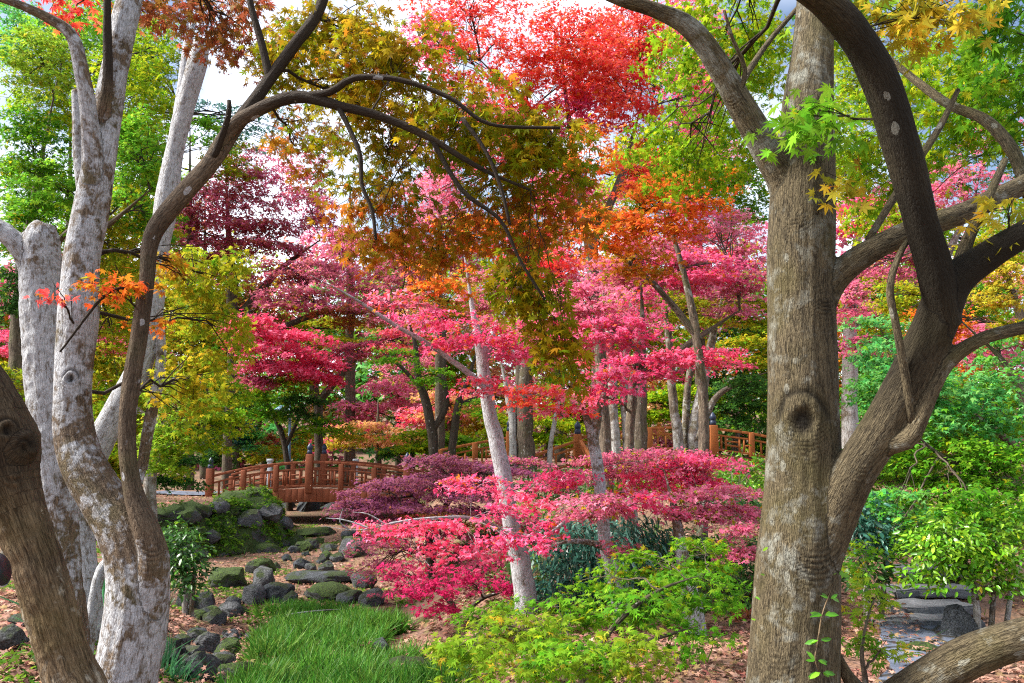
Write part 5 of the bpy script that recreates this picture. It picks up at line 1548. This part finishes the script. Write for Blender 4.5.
shrub('broadleaf_shrub', 'dark teal shrub with long drooping leaves right of the slim white trunk', foot(585, 600, 9.6),
      [[to_ground(585, 9.6, 7), (580, 570, 9.6, 5), (572, 540, 9.6, 3)], [to_ground(600, 9.6, 6), (604, 570, 9.6, 4), (615, 540, 9.6, 3)]],
      [(570, 545, 9.4, 34, 26, 2.2, 'teal', 0.17, 'H', 'LANCE'), (600, 565, 9.3, 40, 30, 2.2, 'teal', 0.17, 'H', 'LANCE'), (560, 585, 9.2, 30, 18, 1.8, 'teal', 0.16, 'H', 'LANCE'), (640, 540, 9.8, 40, 26, 1.8, 'teal', 0.17, 'H', 'LANCE'), (530, 575, 9.8, 24, 30, 1.4, 'deepgreen', 0.16, 'H', 'LANCE'),
       (575, 490, 14, 40, 16, 1.2, 'deepgreen', 0.2, 'H', 'LANCE')], 81, M_GLOSS, twigs=0.2)
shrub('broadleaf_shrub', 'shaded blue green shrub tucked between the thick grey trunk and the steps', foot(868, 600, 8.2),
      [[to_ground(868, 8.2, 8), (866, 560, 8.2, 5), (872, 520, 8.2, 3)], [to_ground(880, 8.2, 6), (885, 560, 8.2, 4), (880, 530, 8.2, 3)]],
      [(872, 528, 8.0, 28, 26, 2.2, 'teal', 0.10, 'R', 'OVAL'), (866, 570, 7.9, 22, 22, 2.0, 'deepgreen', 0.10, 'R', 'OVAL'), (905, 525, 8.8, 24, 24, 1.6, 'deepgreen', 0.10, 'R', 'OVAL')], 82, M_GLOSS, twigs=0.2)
shrub('laurel_shrub', 'bright glossy green shrub with oval leaves behind the dark boulder at the right', foot(985, 620, 7.6),
      [[to_ground(978, 7.6, 8), (976, 600, 7.6, 6), (965, 560, 7.6, 4), (950, 530, 7.6, 2)], [to_ground(990, 7.6, 7), (994, 595, 7.6, 5), (1004, 560, 7.6, 3)], [to_ground(1002, 7.7, 6), (1012, 590, 7.7, 5), (1024, 555, 7.7, 3)]],
      [(960, 545, 7.4, 42, 26, 2.2, 'brightgreen', 0.085, 'R', 'OVAL'), (1000, 555, 7.3, 36, 30, 2.2, 'brightgreen', 0.085, 'R', 'OVAL'), (930, 535, 7.8, 32, 24, 1.9, 'brightgreen', 0.085, 'R', 'OVAL'), (935, 568, 7.5, 34, 20, 1.5, 'green', 0.085, 'R', 'OVAL'), (985, 520, 7.6, 40, 22, 1.7, 'brightgreen', 0.085, 'R', 'OVAL'), (1000, 585, 7.3, 24, 12, 1.2, 'green', 0.085, 'R', 'OVAL')], 83, M_GLOSS, twigs=0.3)
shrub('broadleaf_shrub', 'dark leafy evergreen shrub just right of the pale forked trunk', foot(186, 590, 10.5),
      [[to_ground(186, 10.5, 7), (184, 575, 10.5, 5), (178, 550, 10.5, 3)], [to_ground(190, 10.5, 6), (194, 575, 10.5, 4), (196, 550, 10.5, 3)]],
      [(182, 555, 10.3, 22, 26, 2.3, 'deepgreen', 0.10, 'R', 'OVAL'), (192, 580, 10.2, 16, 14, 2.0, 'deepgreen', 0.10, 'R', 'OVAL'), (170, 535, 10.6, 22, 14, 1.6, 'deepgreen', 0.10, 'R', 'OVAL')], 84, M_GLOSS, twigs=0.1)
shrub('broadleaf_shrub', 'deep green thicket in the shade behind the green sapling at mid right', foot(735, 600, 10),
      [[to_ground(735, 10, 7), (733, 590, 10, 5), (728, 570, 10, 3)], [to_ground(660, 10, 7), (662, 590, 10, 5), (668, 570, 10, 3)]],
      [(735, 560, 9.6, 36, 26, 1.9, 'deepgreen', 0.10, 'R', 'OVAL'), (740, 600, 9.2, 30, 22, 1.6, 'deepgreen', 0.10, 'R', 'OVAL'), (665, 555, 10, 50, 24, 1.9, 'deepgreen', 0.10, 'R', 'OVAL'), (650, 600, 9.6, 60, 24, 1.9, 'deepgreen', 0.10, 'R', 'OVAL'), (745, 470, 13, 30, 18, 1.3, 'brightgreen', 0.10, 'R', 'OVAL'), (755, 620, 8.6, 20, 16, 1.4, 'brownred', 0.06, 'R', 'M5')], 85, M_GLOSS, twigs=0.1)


shrub('broadleaf_shrub', 'mid green low shrub filling the slope below the raised walkway', foot(650, 480, 19),
      [[to_ground(650, 19, 6), (650, 476, 19, 4), (655, 468, 19, 2)], [to_ground(700, 19, 6), (702, 478, 19, 4), (706, 470, 19, 2)]],
      [(600, 480, 18, 50, 12, 1.8, 'deepgreen', 0.12, 'R', 'OVAL'), (660, 482, 18, 60, 13, 1.8, 'green', 0.12, 'R', 'OVAL'), (730, 488, 17, 60, 16, 1.8, 'brightgreen', 0.12, 'R', 'OVAL'), (740, 510, 14, 50, 18, 1.8, 'deepgreen', 0.10, 'R', 'OVAL'), (545, 482, 18, 30, 12, 1.6, 'deepgreen', 0.12, 'R', 'OVAL')], 86, M_GLOSS, twigs=0.0)
shrub('broadleaf_shrub', 'fresh green low bushes on the slope behind the glossy laurel', foot(930, 560, 12),
      [[to_ground(930, 12, 6), (930, 530, 12, 4), (936, 515, 12, 2)], [to_ground(1000, 12, 6), (1002, 530, 12, 4), (1006, 515, 12, 2)]],
      [(890, 510, 12, 50, 18, 1.8, 'green', 0.10, 'R', 'OVAL'), (950, 515, 12, 60, 18, 1.8, 'brightgreen', 0.10, 'R', 'OVAL'), (1010, 520, 12, 50, 18, 1.8, 'green', 0.10, 'R', 'OVAL'), (900, 545, 11, 40, 16, 1.6, 'deepgreen', 0.10, 'R', 'OVAL')], 87, M_GLOSS, twigs=0.0)


def hit(px, py):
    """where the ray through a pixel meets the ground"""
    ds = np.linspace(2.0, 60, 2400)
    p = np.array([P(px, py, dd) for dd in ds])
    g = ground_z(p[:, 0], p[:, 1])
    i = int(np.argmax(p[:, 2] < g))
    return np.array((p[i, 0], p[i, 1], g[i]))


TPL['BLADE'] = (np.array([(0, 0.022, 0), (0, -0.022, 0), (0.55, 0.02, -0.03), (0.55, -0.02, -0.03), (1, 0, -0.22)], float), np.array([[0, 1, 3, 2], [2, 3, 4, 4]]))
TPL['BLADE'] = (np.array([(0, 0.022, 0), (0, -0.022, 0), (0.5, 0.022, -0.02), (0.5, -0.022, -0.02), (1, 0.003, -0.25), (1, -0.003, -0.25)], float), np.array([[0, 1, 3, 2], [2, 3, 5, 4]]))


def blades(name, xy, h, pal, seed, mat=M_GRASS, lean=0.35, root=None):
    rng = np.random.default_rng(seed)
    n = len(xy)
    z = ground_z(xy[:, 0], xy[:, 1]) - 0.01
    C = np.column_stack([xy, z])
    D = norm(np.column_stack([rng.normal(size=(n, 2)) * lean, np.ones(n)]))
    N = norm(np.column_stack([D[:, :2] * -1 + rng.normal(size=(n, 2)) * 0.6, np.full(n, 0.15)]))
    S = h * (0.35 + 0.95 * rng.random(n)) * (0.35 + 1.4 * fbm(C * 2.5 + 11, 3))
    return leaf_object(name, C, N, D, S, colours(pal, C, rng, 1.2), 'BLADE', mat, root)


def bed_grass():
    rng = np.random.default_rng(5)
    n = 60000
    y = 5.6 + 6.0 * rng.random(n)
    cx = pw(y, [(3, -0.9), (7, -1.6), (8, -1.8), (12, -3.0)])
    x = cx + (rng.random(n) * 2 - 1) * 0.9 + 0.24
    k = fbm(np.column_stack([x, y, np.zeros(n)]) * 1.6 + 4, 3) + 0.22 * (1 - np.abs(x - cx - 0.24) / 0.9) - 0.12 * sstep(9.2, 11.5, y)
    m = k > 0.54
    o = blades('grass', np.column_stack([x, y])[m], 0.2, 'grassy', 6, lean=0.75)
    tag(o, 'bright green grass filling the dry stream bed', 'grass', kind='stuff')
    # sparse weeds on the banks
    n = 9000
    y = 4.5 + 20 * rng.random(n)
    x = -11 + 22 * rng.random(n)
    k = fbm(np.column_stack([x, y, np.zeros(n)]) * 0.9 + 40, 3)
    m = k > 0.57
    o = blades('weeds', np.column_stack([x, y])[m], 0.16, 'grassy', 7)
    tag(o, 'thin green weeds scattered over the leaf strewn banks', 'weeds', kind='stuff')


PAL['grassy'] = [(0.025, 0.12, 0.012), (0.055, 0.21, 0.016), (0.11, 0.29, 0.025), (0.02, 0.09, 0.012), (0.15, 0.25, 0.03)]
PAL['litter'] = [(0.26, 0.12, 0.085), (0.37, 0.21, 0.16), (0.20, 0.08, 0.05), (0.44, 0.28, 0.21), (0.33, 0.10, 0.085), (0.34, 0.24, 0.10), (0.14, 0.08, 0.05)]
PAL['tuft'] = [(0.025, 0.13, 0.04), (0.045, 0.20, 0.07), (0.08, 0.25, 0.10)]
bed_grass()


def litter():
    rng = np.random.default_rng(8)
    n = 60000
    y = 3.5 + 24 * rng.random(n) ** 1.5
    x = (rng.random(n) * 2 - 1) * (y * 0.68 + 0.3)
    k = fbm(np.column_stack([x, y, np.zeros(n)]) * 0.8 + 70, 3)
    cx = pw(y, [(3, -0.9), (7, -1.6), (8, -1.8), (12, -3.0), (16, -4.4)])
    m = (k > 0.36) & (~((np.abs(x - cx - 0.1) < 0.9) & (y < 10.5)) | (rng.random(n) < 0.12))
    x, y = x[m], y[m]
    n = len(x)
    C = np.column_stack([x, y, ground_z(x, y) + 0.012 + 0.02 * rng.random(n)])
    N = norm(np.column_stack([rng.normal(size=(n, 2)) * 0.35, np.ones(n)]))
    D = rng.normal(size=(n, 3))
    S = 0.035 + 0.035 * rng.random(n)
    o = leaf_object('fallen_leaves', C, N, D, S, colours('litter', C, rng, 1.0, 0.9), 'M5', M_LITTER, None)
    tag(o, 'brown and dusty pink fallen maple leaves lying over the banks', 'leaf litter', kind='stuff')


litter()


def path_litter():
    rng = np.random.default_rng(15)
    n = 900
    t = rng.random(n)
    y = 4.9 + 5.2 * t
    x = 2.45 + 1.5 * t + (rng.random(n) - 0.5) * 1.2
    C = np.column_stack([x, y, ground_z(x, y) + 0.075 + 0.01 * rng.random(n)])
    m = fbm(C * 1.5 + 2, 2) > 0.47
    C = C[m]
    n = len(C)
    N = norm(np.column_stack([rng.normal(size=(n, 2)) * 0.25, np.ones(n)]))
    o = leaf_object('path_leaves', C, N, rng.normal(size=(n, 3)), 0.03 + 0.025 * rng.random(n), colours('litter', C, rng, 1.0, 0.9), 'M5', M_LITTER, None)
    tag(o, 'scattered dry leaves on the stone path and its steps', 'leaf litter', kind='stuff')
    # dry leaves caught in the grass
    n = 1500
    y = 5.8 + 5.5 * rng.random(n)
    x = pw(y, [(3, -0.9), (7, -1.6), (8, -1.8), (12, -3.0)]) + 0.12 + (rng.random(n) - 0.5) * 2.2
    C = np.column_stack([x, y, ground_z(x, y) + 0.04 + 0.12 * rng.random(n)])
    C = C[fbm(C * 1.2 + 9, 2) > 0.5]
    n = len(C)
    N = norm(np.column_stack([rng.normal(size=(n, 2)) * 0.6, np.ones(n)]))
    o = leaf_object('grass_leaves', C, N, rng.normal(size=(n, 3)), 0.025 + 0.025 * rng.random(n), colours('litter', C, rng, 1.0, 0.9), 'M5', M_LITTER, None)
    tag(o, 'dry leaves caught among the grass blades of the stream bed', 'leaf litter', kind='stuff')


path_litter()


def tuft(label, px, py, h, n, spread, seed, pal='tuft', group=None):
    c = hit(px, py)
    rng = np.random.default_rng(seed)
    xy = c[:2] + rng.normal(size=(n, 2)) * spread
    o = blades('grass_tuft', xy, h, pal, seed, lean=0.75)
    return tag(o, label, 'plant', group)


tuft('blue green arching grass tuft at the foot of the pale forked trunk', 166, 676, 0.26, 260, 0.10, 101)
tuft('fern like green tuft between the two left trunks by a pale stone', 92, 622, 0.42, 150, 0.14, 102)
tuft('small green tuft at the foot of the white trunk with the cut top', 70, 600, 0.40, 120, 0.12, 103)
tuft('green tuft on the near right bank under the maple sapling', 620, 600, 0.30, 200, 0.3, 104, 'grassy')


# ------------------------------------------------------------------ rocks
def rock_mesh(size, seed, sub=4, rough=0.34):
    import bmesh
    bm = bmesh.new()
    bmesh.ops.create_icosphere(bm, subdivisions=sub, radius=1.0)
    me = bpy.data.meshes.new('rock')
    bm.to_mesh(me)
    bm.free()
    n = len(me.vertices)
    V = np.empty(n * 3, np.float32)
    me.vertices.foreach_get('co', V)
    V = V.reshape(-1, 3).astype(float)
    rng = np.random.default_rng(seed)
    # planar cuts give a stone its facets
    for _ in range(14):
        nn = norm(rng.normal(size=3))
        h = 0.62 + 0.3 * rng.random()
        dd = V @ nn
        V = V - np.maximum(dd - h, 0)[:, None] * nn * 0.97
    V *= (1 + (fbm(V * 1.4 + seed, 3) - 0.5)[:, None] * rough + (fbm(V * 6 + seed, 3) - 0.5)[:, None] * 0.12)
    V *= np.array(size)
    a = rng.random() * 6.28
    Rz = np.array([[math.cos(a), -math.sin(a), 0], [math.sin(a), math.cos(a), 0], [0, 0, 1]]) if size[0] / size[1] < 1.6 else np.eye(3)
    V = V @ Rz.T
    me.vertices.foreach_set('co', V.astype(np.float32).ravel())
    me.shade_smooth()
    me.set_sharp_from_angle(angle=R(24))
    return me


def rock(label, px, py, wpx, hpx, seed, mat=None, group=None, name='rock', depth=None, sink=0.5, dd=None):
    c = hit(px, py) if dd is None else np.array((P(px, py, dd)[0], dd, P(px, py, dd)[2]))
    k = c[1] / FPX
    w, h = wpx * k / 2, hpx * k
    me = rock_mesh((w, depth or max(w * 0.8, 0.05), h * 0.62), seed)
    o = link(name, me, mat or M_ROCK)
    o.location = (c[0], c[1] + (depth or w * 0.8) * 0.5, c[2] + h * (0.5 - sink * 0.5))
    return tag(o, label, 'rock', group)


G1 = 'rocks piled on the left bank of the stream bed'
G2 = 'dark stones under the arched bridge'
rock('pale bluish rounded boulder on top of the rock pile at the left bank', 262, 590, 34, 26, 1)
rock('white topped mossy boulder at the back of the left bank rock pile', 258, 574, 32, 18, 2, M_MOSSROCK)
rock('light grey boulder in the middle of the left bank rock pile', 250, 606, 30, 24, 3)
rock('moss covered lump beside the rock pile next to fallen leaves', 226, 588, 46, 26, 4, M_MOSSROCK)
rock('dark wedge of rock right of the pile with a pale streak', 278, 604, 40, 22, 5, M_ROCK_D)
rock('upright bluish stone at the right end of the left bank pile', 290, 606, 18, 18, 6, M_ROCK_D)
rock('mossy slab lying across the stream bed behind the grass', 322, 600, 62, 18, 7, M_MOSSROCK, depth=0.4)
rock('long dark ledge of stone below leaf litter in the stream bed', 318, 585, 76, 16, 8, M_ROCK_D, depth=0.35)
rock('black wet looking block at the head of the grass', 348, 604, 36, 14, 9, M_ROCK_D)
rock('grey angular stone at the right end of the dark ledge', 362, 588, 30, 18, 10)
rock('flat dark grey stone lying in the grass left of the magenta maple', 351, 632, 32, 14, 11, M_ROCK_D)
rock('rounded dark grey stone low in the grass nearest the sapling', 380, 657, 30, 18, 12, M_ROCK_D)
rock('broad flat grey rock at the bottom edge beside the sapling', 405, 684, 64, 22, 13, M_ROCK, depth=0.4)
rock('grey rock half buried at the right foot of the pink layers', 372, 606, 34, 18, 14)
rb = np.random.default_rng(77)
bank = [(float(px), float(py), float(w), float(w * (0.5 + 0.3 * rb.random()))) for px, py, w in zip(np.interp(rb.random(34), [0, 1], [172, 236]) , 600 + 86 * rb.random(34), 9 + 20 * rb.random(34) ** 1.6)]
bank = [(px + (py - 640) * -0.12, py, w, h) for px, py, w, h in bank]
for i, (px, py, w, h) in enumerate(bank + [(212, 626, 30, 16), (196, 640, 26, 15), (205, 652, 34, 20), (226, 660, 28, 22), (190, 660, 30, 18), (232, 640, 20, 12), (215, 676, 36, 22), (240, 616, 16, 10), (180, 645, 18, 12), (201, 606, 14, 9), (250, 640, 18, 10), (168, 655, 26, 18)]):
    rock('small weathered grey stone lining the left edge of the grass', px, py, w, h, 20 + i, (M_ROCK, M_MOSSROCK, M_ROCK, M_ROCK_D)[i % 4], G1)
rock('pale angular boulder beside the foot of the pale forked trunk', 196, 684, 44, 38, 40)
rock('brownish boulder at the bottom edge left of the grass', 232, 690, 46, 30, 41, M_MOSSROCK)
rock('pale flat stone at the left edge among the pink leaf litter', 24, 625, 40, 14, 42)
rock('grey stone in the lower left corner behind the brown trunk', 8, 650, 34, 26, 43)
rock('mossy stone in the lower left corner below the grey one', 40, 668, 40, 18, 44, M_MOSSROCK)
rock('small pale stone between the two left trunks', 96, 645, 22, 14, 45)
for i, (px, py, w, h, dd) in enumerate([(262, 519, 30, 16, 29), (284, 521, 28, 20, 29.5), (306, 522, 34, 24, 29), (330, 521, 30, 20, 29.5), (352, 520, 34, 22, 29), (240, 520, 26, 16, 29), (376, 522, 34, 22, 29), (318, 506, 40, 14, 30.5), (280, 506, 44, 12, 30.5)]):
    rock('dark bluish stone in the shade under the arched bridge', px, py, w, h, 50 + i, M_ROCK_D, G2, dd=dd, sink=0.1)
rock('dark pointed boulder standing where the stone path meets the low bare limb', 966, 643, 38, 40, 61, M_ROCK_D)
rock('low brown edging rock between the stone path and the low bare limb', 930, 658, 40, 14, 61, M_MOSSROCK)
rock('flat pale stone under the low bare limb in the right corner', 985, 672, 60, 14, 62, M_ROCK)
rock('small grey rock beside the pale dappled trunk', 540, 668, 28, 14, 63)
rock('mossy mound below the arched bridge among brown leaves', 312, 536, 54, 10, 64, M_MOSSROCK)
rock('grey boulder between the bridge gap and the purple maple', 352, 556, 40, 22, 65)


rb = np.random.default_rng(78)
for i in range(26):
    px, py = 272 + 90 * rb.random(), 532 + 42 * rb.random()
    w = 8 + 16 * rb.random() ** 1.5
    rock('small stone half buried in leaf litter in the upper stream bed', px, py, w, w * (0.4 + 0.3 * rb.random()), 120 + i, (M_ROCK, M_ROCK_D, M_MOSSROCK)[i % 3], 'stones scattered along the upper stream bed')


def moss():
    rng = np.random.default_rng(12)
    n = 60000
    y = 5.0 + 21 * rng.random(n) ** 1.2
    x = -9 + 10 * rng.random(n)
    k = fbm(np.column_stack([x, y, np.zeros(n)]) * 0.8 + 23, 3)
    m = k > 0.53
    x, y = x[m], y[m]
    n = len(x)
    C = np.column_stack([x, y, ground_z(x, y) + 0.01 + 0.03 * rng.random(n)])
    N = norm(np.column_stack([rng.normal(size=(n, 2)) * 0.6, np.ones(n)]))
    o = leaf_object('moss', C, N, rng.normal(size=(n, 3)), 0.025 + 0.035 * rng.random(n), colours('mossy', C, rng, 1.0), 'M3', M_LEAF, None)
    tag(o, 'moss and creeping green weeds in patches along the stream bed', 'moss', kind='stuff')


PAL['mossy'] = [(0.05, 0.16, 0.01), (0.11, 0.25, 0.015), (0.18, 0.30, 0.02), (0.04, 0.11, 0.01)]
moss()

# mossy retaining wall below the left end of the bridge
def mossy_wall():
    pl = [P(120, 530, 16.6), P(190, 530, 18.0), P(245, 530, 19.2), P(268, 530, 21.0), P(262, 530, 25.3)]
    rows = catmull([(p[0], p[1], 0) for p in pl], 0.06)
    n = len(rows)
    T = norm(np.gradient(rows[:, :2], axis=0))
    out = np.column_stack([T[:, 1], -T[:, 0]])
    prof = [(0.75, -1.2), ] + [(0.75 - 0.75 * t ** 1.3, -1.2 + 1.4 * t) for t in np.linspace(0.04, 0.96, 30)] + [(-0.05, 0.22), (-0.4, 0.28), (-0.8, 0.26), (-1.2, 0.18), (-1.3, -0.3)]
    V = []
    for o, z in prof:
        V.append(np.column_stack([rows[:, :2] + out * o, np.full(n, z)]))
    V = np.array(V)
    q = V.reshape(-1, 3)
    cell = np.floor(q * (1.5, 1.5, 2.6) + (fbm(q * 2, 2)[:, None] - 0.5) * 1.0)
    h = _hash(cell[:, 0].astype(np.int64), cell[:, 1].astype(np.int64), cell[:, 2].astype(np.int64))
    dsp = (h - 0.5) * 0.26 + (fbm(q * 1.1 + 3, 3) - 0.5) * 1.3 + (fbm(q * 4, 3) - 0.5) * 0.3
    o2 = np.tile(out, (len(prof), 1))
    q2 = q + np.column_stack([o2 * dsp[:, None], (fbm(q * (1.3, 1.3, 0.6) + 8, 3) - 0.5) * 0.9])
    m = len(prof)
    i = np.arange(m - 1)[:, None] * n
    j = np.arange(n - 1)[None]
    F = np.stack([i + j, i + j + 1, i + n + j + 1, i + n + j], -1).reshape(-1, 4)
    rs = np.random.default_rng(79)
    for e in range(16):
        ii = int(rs.integers(int(0.12 * n), int(0.72 * n)))
        kk = int(rs.integers(8, 30))
        pt = q2[kk * n + ii]
        sz = 0.14 + 0.2 * rs.random()
        st_ = link('rock', rock_mesh((sz * 1.3, sz, sz * 0.8), 200 + e), (M_MOSSROCK, M_ROCK)[e % 2])
        st_.location = pt
        tag(st_, 'lichen spotted stone bedded in the mossy wall by the arched bridge', 'rock', 'stones bedded in the mossy wall')
    me = quad_mesh('mossy_wall', q2, F)
    o = link('mossy_wall', me, M_MOSSROCK, None, True)
    tag(o, 'low mossy stone retaining wall below the left end of the arched bridge', 'wall')
    rng = np.random.default_rng(9)
    idx = rng.integers(0, len(q2), 22000)
    C = q2[idx] + rng.normal(size=(22000, 3)) * 0.04
    C = C[fbm(C * 1.4 + 3, 3) > 0.47]
    k = len(C)
    N = norm(np.column_stack([rng.normal(size=(k, 2)) * 0.7, np.ones(k)]))
    g = leaf_object('ground_cover', C + N * 0.05, N, rng.normal(size=(k, 3)), 0.025 + 0.075 * rng.random(k) ** 2, colours('mossy', C, rng, 1.2), 'M3', M_LEAF, None)
    tag(g, 'moss and small green leaves clothing the stone wall by the bridge', 'ground cover', kind='stuff')


mossy_wall()

# ------------------------------------------------------------------ paths and steps
def sheet(name, px_rows, mat, lift, seed):
    """ground-following sheet between two edge polylines (world x, y)"""
    L, Rr = px_rows
    n, m = 40, 14
    tl = np.linspace(0, 1, n)
    a = np.column_stack([np.interp(tl, np.linspace(0, 1, len(L)), [p[k] for p in L]) for k in (0, 1)])
    b = np.column_stack([np.interp(tl, np.linspace(0, 1, len(Rr)), [p[k] for p in Rr]) for k in (0, 1)])
    s = np.linspace(0, 1, m)[None, :, None]
    g = a[:, None] * (1 - s) + b[:, None] * s
    w = (fbm(np.concatenate([g * 2.0, np.full((n, m, 1), seed)], -1), 2) - 0.5) * 0.25
    g[:, 0, 0] += w[:, 0]
    g[:, -1, 0] += w[:, -1]
    z = ground_z(g[..., 0], g[..., 1])
    zs = z.mean(axis=1, keepdims=True) * 0.8 + z * 0.2 + lift
    V = np.concatenate([g, zs[..., None]], -1).reshape(-1, 3)
    i = np.arange(n - 1)[:, None] * m
    j = np.arange(m - 1)[None]
    F = np.stack([i + j, i + j + 1, i + m + j + 1, i + m + j], -1).reshape(-1, 4)
    o = link(name, quad_mesh(name, V, F), mat, None, True)
    tag(o, kind='structure')


sheet('stone_path', ([(2.2, 4.9), (2.85, 6.4), (3.6, 8.1)], [(2.75, 4.9), (3.4, 6.4), (4.35, 8.1)]), M_SLAB, 0.05, 1.0)
sheet('footpath', ([(-13.5, 23.2), (-12, 26.5), (-9.8, 25.8)], [(-13.5, 27.6), (-12, 28.2), (-9.8, 28.2)]), M_SLAB, 0.06, 2.0)
step_labels = ['lowest grey stone step at the head of the stone path', 'second grey stone step up, strewn with fallen leaves', 'third grey stone step up below the leafy shrubs', 'topmost narrow stone step half lost under leaves']
for i, lab in enumerate(step_labels):
    y0 = 8.25 + 0.46 * i
    x0 = 4.05 + 0.26 * i
    zz = float(ground_z(x0, y0))
    import bmesh
    bm = bmesh.new()
    bmesh.ops.create_cube(bm, size=1.0)
    bmesh.ops.scale(bm, vec=(1.0 - 0.05 * i, 0.44, 0.09), verts=bm.verts)
    bmesh.ops.bevel(bm, geom=list(bm.edges), offset=0.018, segments=2, affect='EDGES')
    bmesh.ops.subdivide_edges(bm, edges=[e for e in bm.edges if e.calc_length() > 0.2], cuts=14, use_grid_fill=True)
    me = bpy.data.meshes.new('stone_step')
    bm.to_mesh(me)
    bm.free()
    vv = np.array([v.co[:] for v in me.vertices])
    vv = vv + (np.stack([fbm(vv * 5 + 7 * k + i * 3, 3) for k in range(3)], -1) - 0.5) * (0.10, 0.10, 0.05)
    me.vertices.foreach_set('co', vv.astype(np.float32).ravel())
    me.update()
    o = link('stone_step', me, M_STEP)
    o.location = (x0, y0, zz + 0.015 + 0.022 * i)
    o.rotation_euler = (0, 0, 0.05)
    tag(o, lab, 'step', 'stone steps')

# ------------------------------------------------------------------ street lamp and small things
lp = thing('street_lamp', 'blue grey lamp post behind the arched bridge', 'lamp', foot(290, 460, 33))
b = np.array(foot(290, 460, 33))
top = P(290, 405, 33)
t = Tubes()
t.tube(np.array([b, b + (0, 0, 0.6), (b + top) / 2, top]), (0.10, 0.07, 0.06, 0.05), 12)
t.build('pole', M_POLE, lp, True)
hd = P(281, 414, 33)
t = Tubes()
t.tube(np.array([top, (top + hd) / 2 + (0, 0, 0.10), hd + (0, 0, 0.32)]), 0.03, 8)
t.build('arm', M_POLE, lp, True)
lathe('lantern', [(0, -0.3), (0.13, -0.3), (0.2, 0.12), (0.2, 0.14)], tuple(hd), M_GLASS, lp, 8)
lathe('lamp_cap', [(0.0, 0.14), (0.30, 0.145), (0.27, 0.2), (0.06, 0.34), (0.0, 0.36)], tuple(hd), M_POLE, lp, 8)
for px, lab in ((270, 'white marker post behind the left half of the bridge railing'), (356, 'white marker post behind the right half of the bridge railing')):
    o = thing('marker_post', lab, 'post', foot(px, 470, 31))
    b = np.array(foot(px, 470, 31))
    t = Tubes()
    tp = P(px, 462, 31)
    t.bar(b - (0, 0, .1), tp, 0.16, 0.16, up=(0, 1, 0))
    t.build('body', M_CHROME, o, bevel=0.02)
    t = Tubes()
    t.bar(tp, tp + (0, 0, 0.12), 0.22, 0.22, up=(0, 1, 0))
    t.build('cap', M_CHROME, o, bevel=0.03)

sp = thing('spotlight', 'black round garden spotlight poking in at the left edge beside the brown trunk', 'light', foot(-8, 660, 2.5))
a, b = P(-34, 580, 2.5), P(2, 569, 2.5)
t = Tubes()
ax = b - a
t.tube(np.array([a - ax * .02, a, a + ax * .15, a + ax * .9, b]), (0.02, 0.036, 0.046, 0.05, 0.046), 20)
t.build('housing', M_BLACK, sp, True)
t = Tubes()
t.tube(np.array([a + ax * .90, a + ax * .93, a + ax * .97]), (0.0505, 0.054, 0.0505), 20, False)
t.build('rim', M_CHROME, sp, True)
t = Tubes()
g0 = np.array(foot(-8, 660, 2.5))
mid = a * .6 + b * .4
t.tube(np.array([(mid[0], mid[1], g0[2] - .1), (mid[0], mid[1], mid[2] - 0.04)]), 0.012, 8)
t.build('stake', M_BLACK, sp, True)

# climbing leaves on the thick trunk
iv = thing('climbing_vine', 'thin vine with paired green leaves climbing the thick grey trunk', 'vine', tuple(P(822, 668, 3.36)))
pts = [(820, 672, 3.385), (815, 660, 3.38), (818, 640, 3.39), (822, 615, 3.40), (828, 598, 3.43), (836, 574, 3.48)]
L = np.array([P(*p) for p in pts])
t = Tubes()
t.tube(catmull(L, 0.02), 0.003, 5)
t.build('stem', M_BARK_B, iv, True, True)
C, D, N = [], [], []
for i, p in enumerate(L):
    for s in (-1, 1):
        for e in range(2):
            C.append(p + np.array((0.006 * s, -0.014 - 0.006 * e, 0.004 * e)))
            D.append((s * 1.0, -0.15, 0.25 - 0.3 * e))
            N.append((0.15 * s, -1.0, 0.55))
for px, py in ((765, 575), (760, 600), (768, 547), (756, 620)):
    C.append(P(px, py, 3.42)); D.append((-0.6, -0.2, 0.2)); N.append((-0.3, -1, 0.4))
C, D, N = np.array(C), norm(np.array(D, float)), norm(np.array(N, float))
Sz = np.where(np.arange(len(C)) < len(L) * 4, 0.045, 0.026) * (0.7 + 0.5 * RNG.random(len(C)))
D = norm(D + RNG.normal(size=D.shape) * 0.3)
N = norm(N + RNG.normal(size=N.shape) * 0.25)
leaf_object('foliage', C, N, D, Sz, colours('green', C, RNG, 1.0), 'OVAL', M_GLOSS, iv)

# a dead stick lying in the grass
st = Tubes()
a, b = hit(286, 628), hit(345, 622)
st.tube(bezier(a + (0, 0, .16), b + (0, 0, .16), np.array((0, 0, 0.03)), 8), np.linspace(0.012, 0.006, 8), 7)
o = st.build('stick', M_BARK_W, None, True, True, pale=0.6)
tag(o, 'thin pale dead stick lying in the stream bed grass', 'stick')
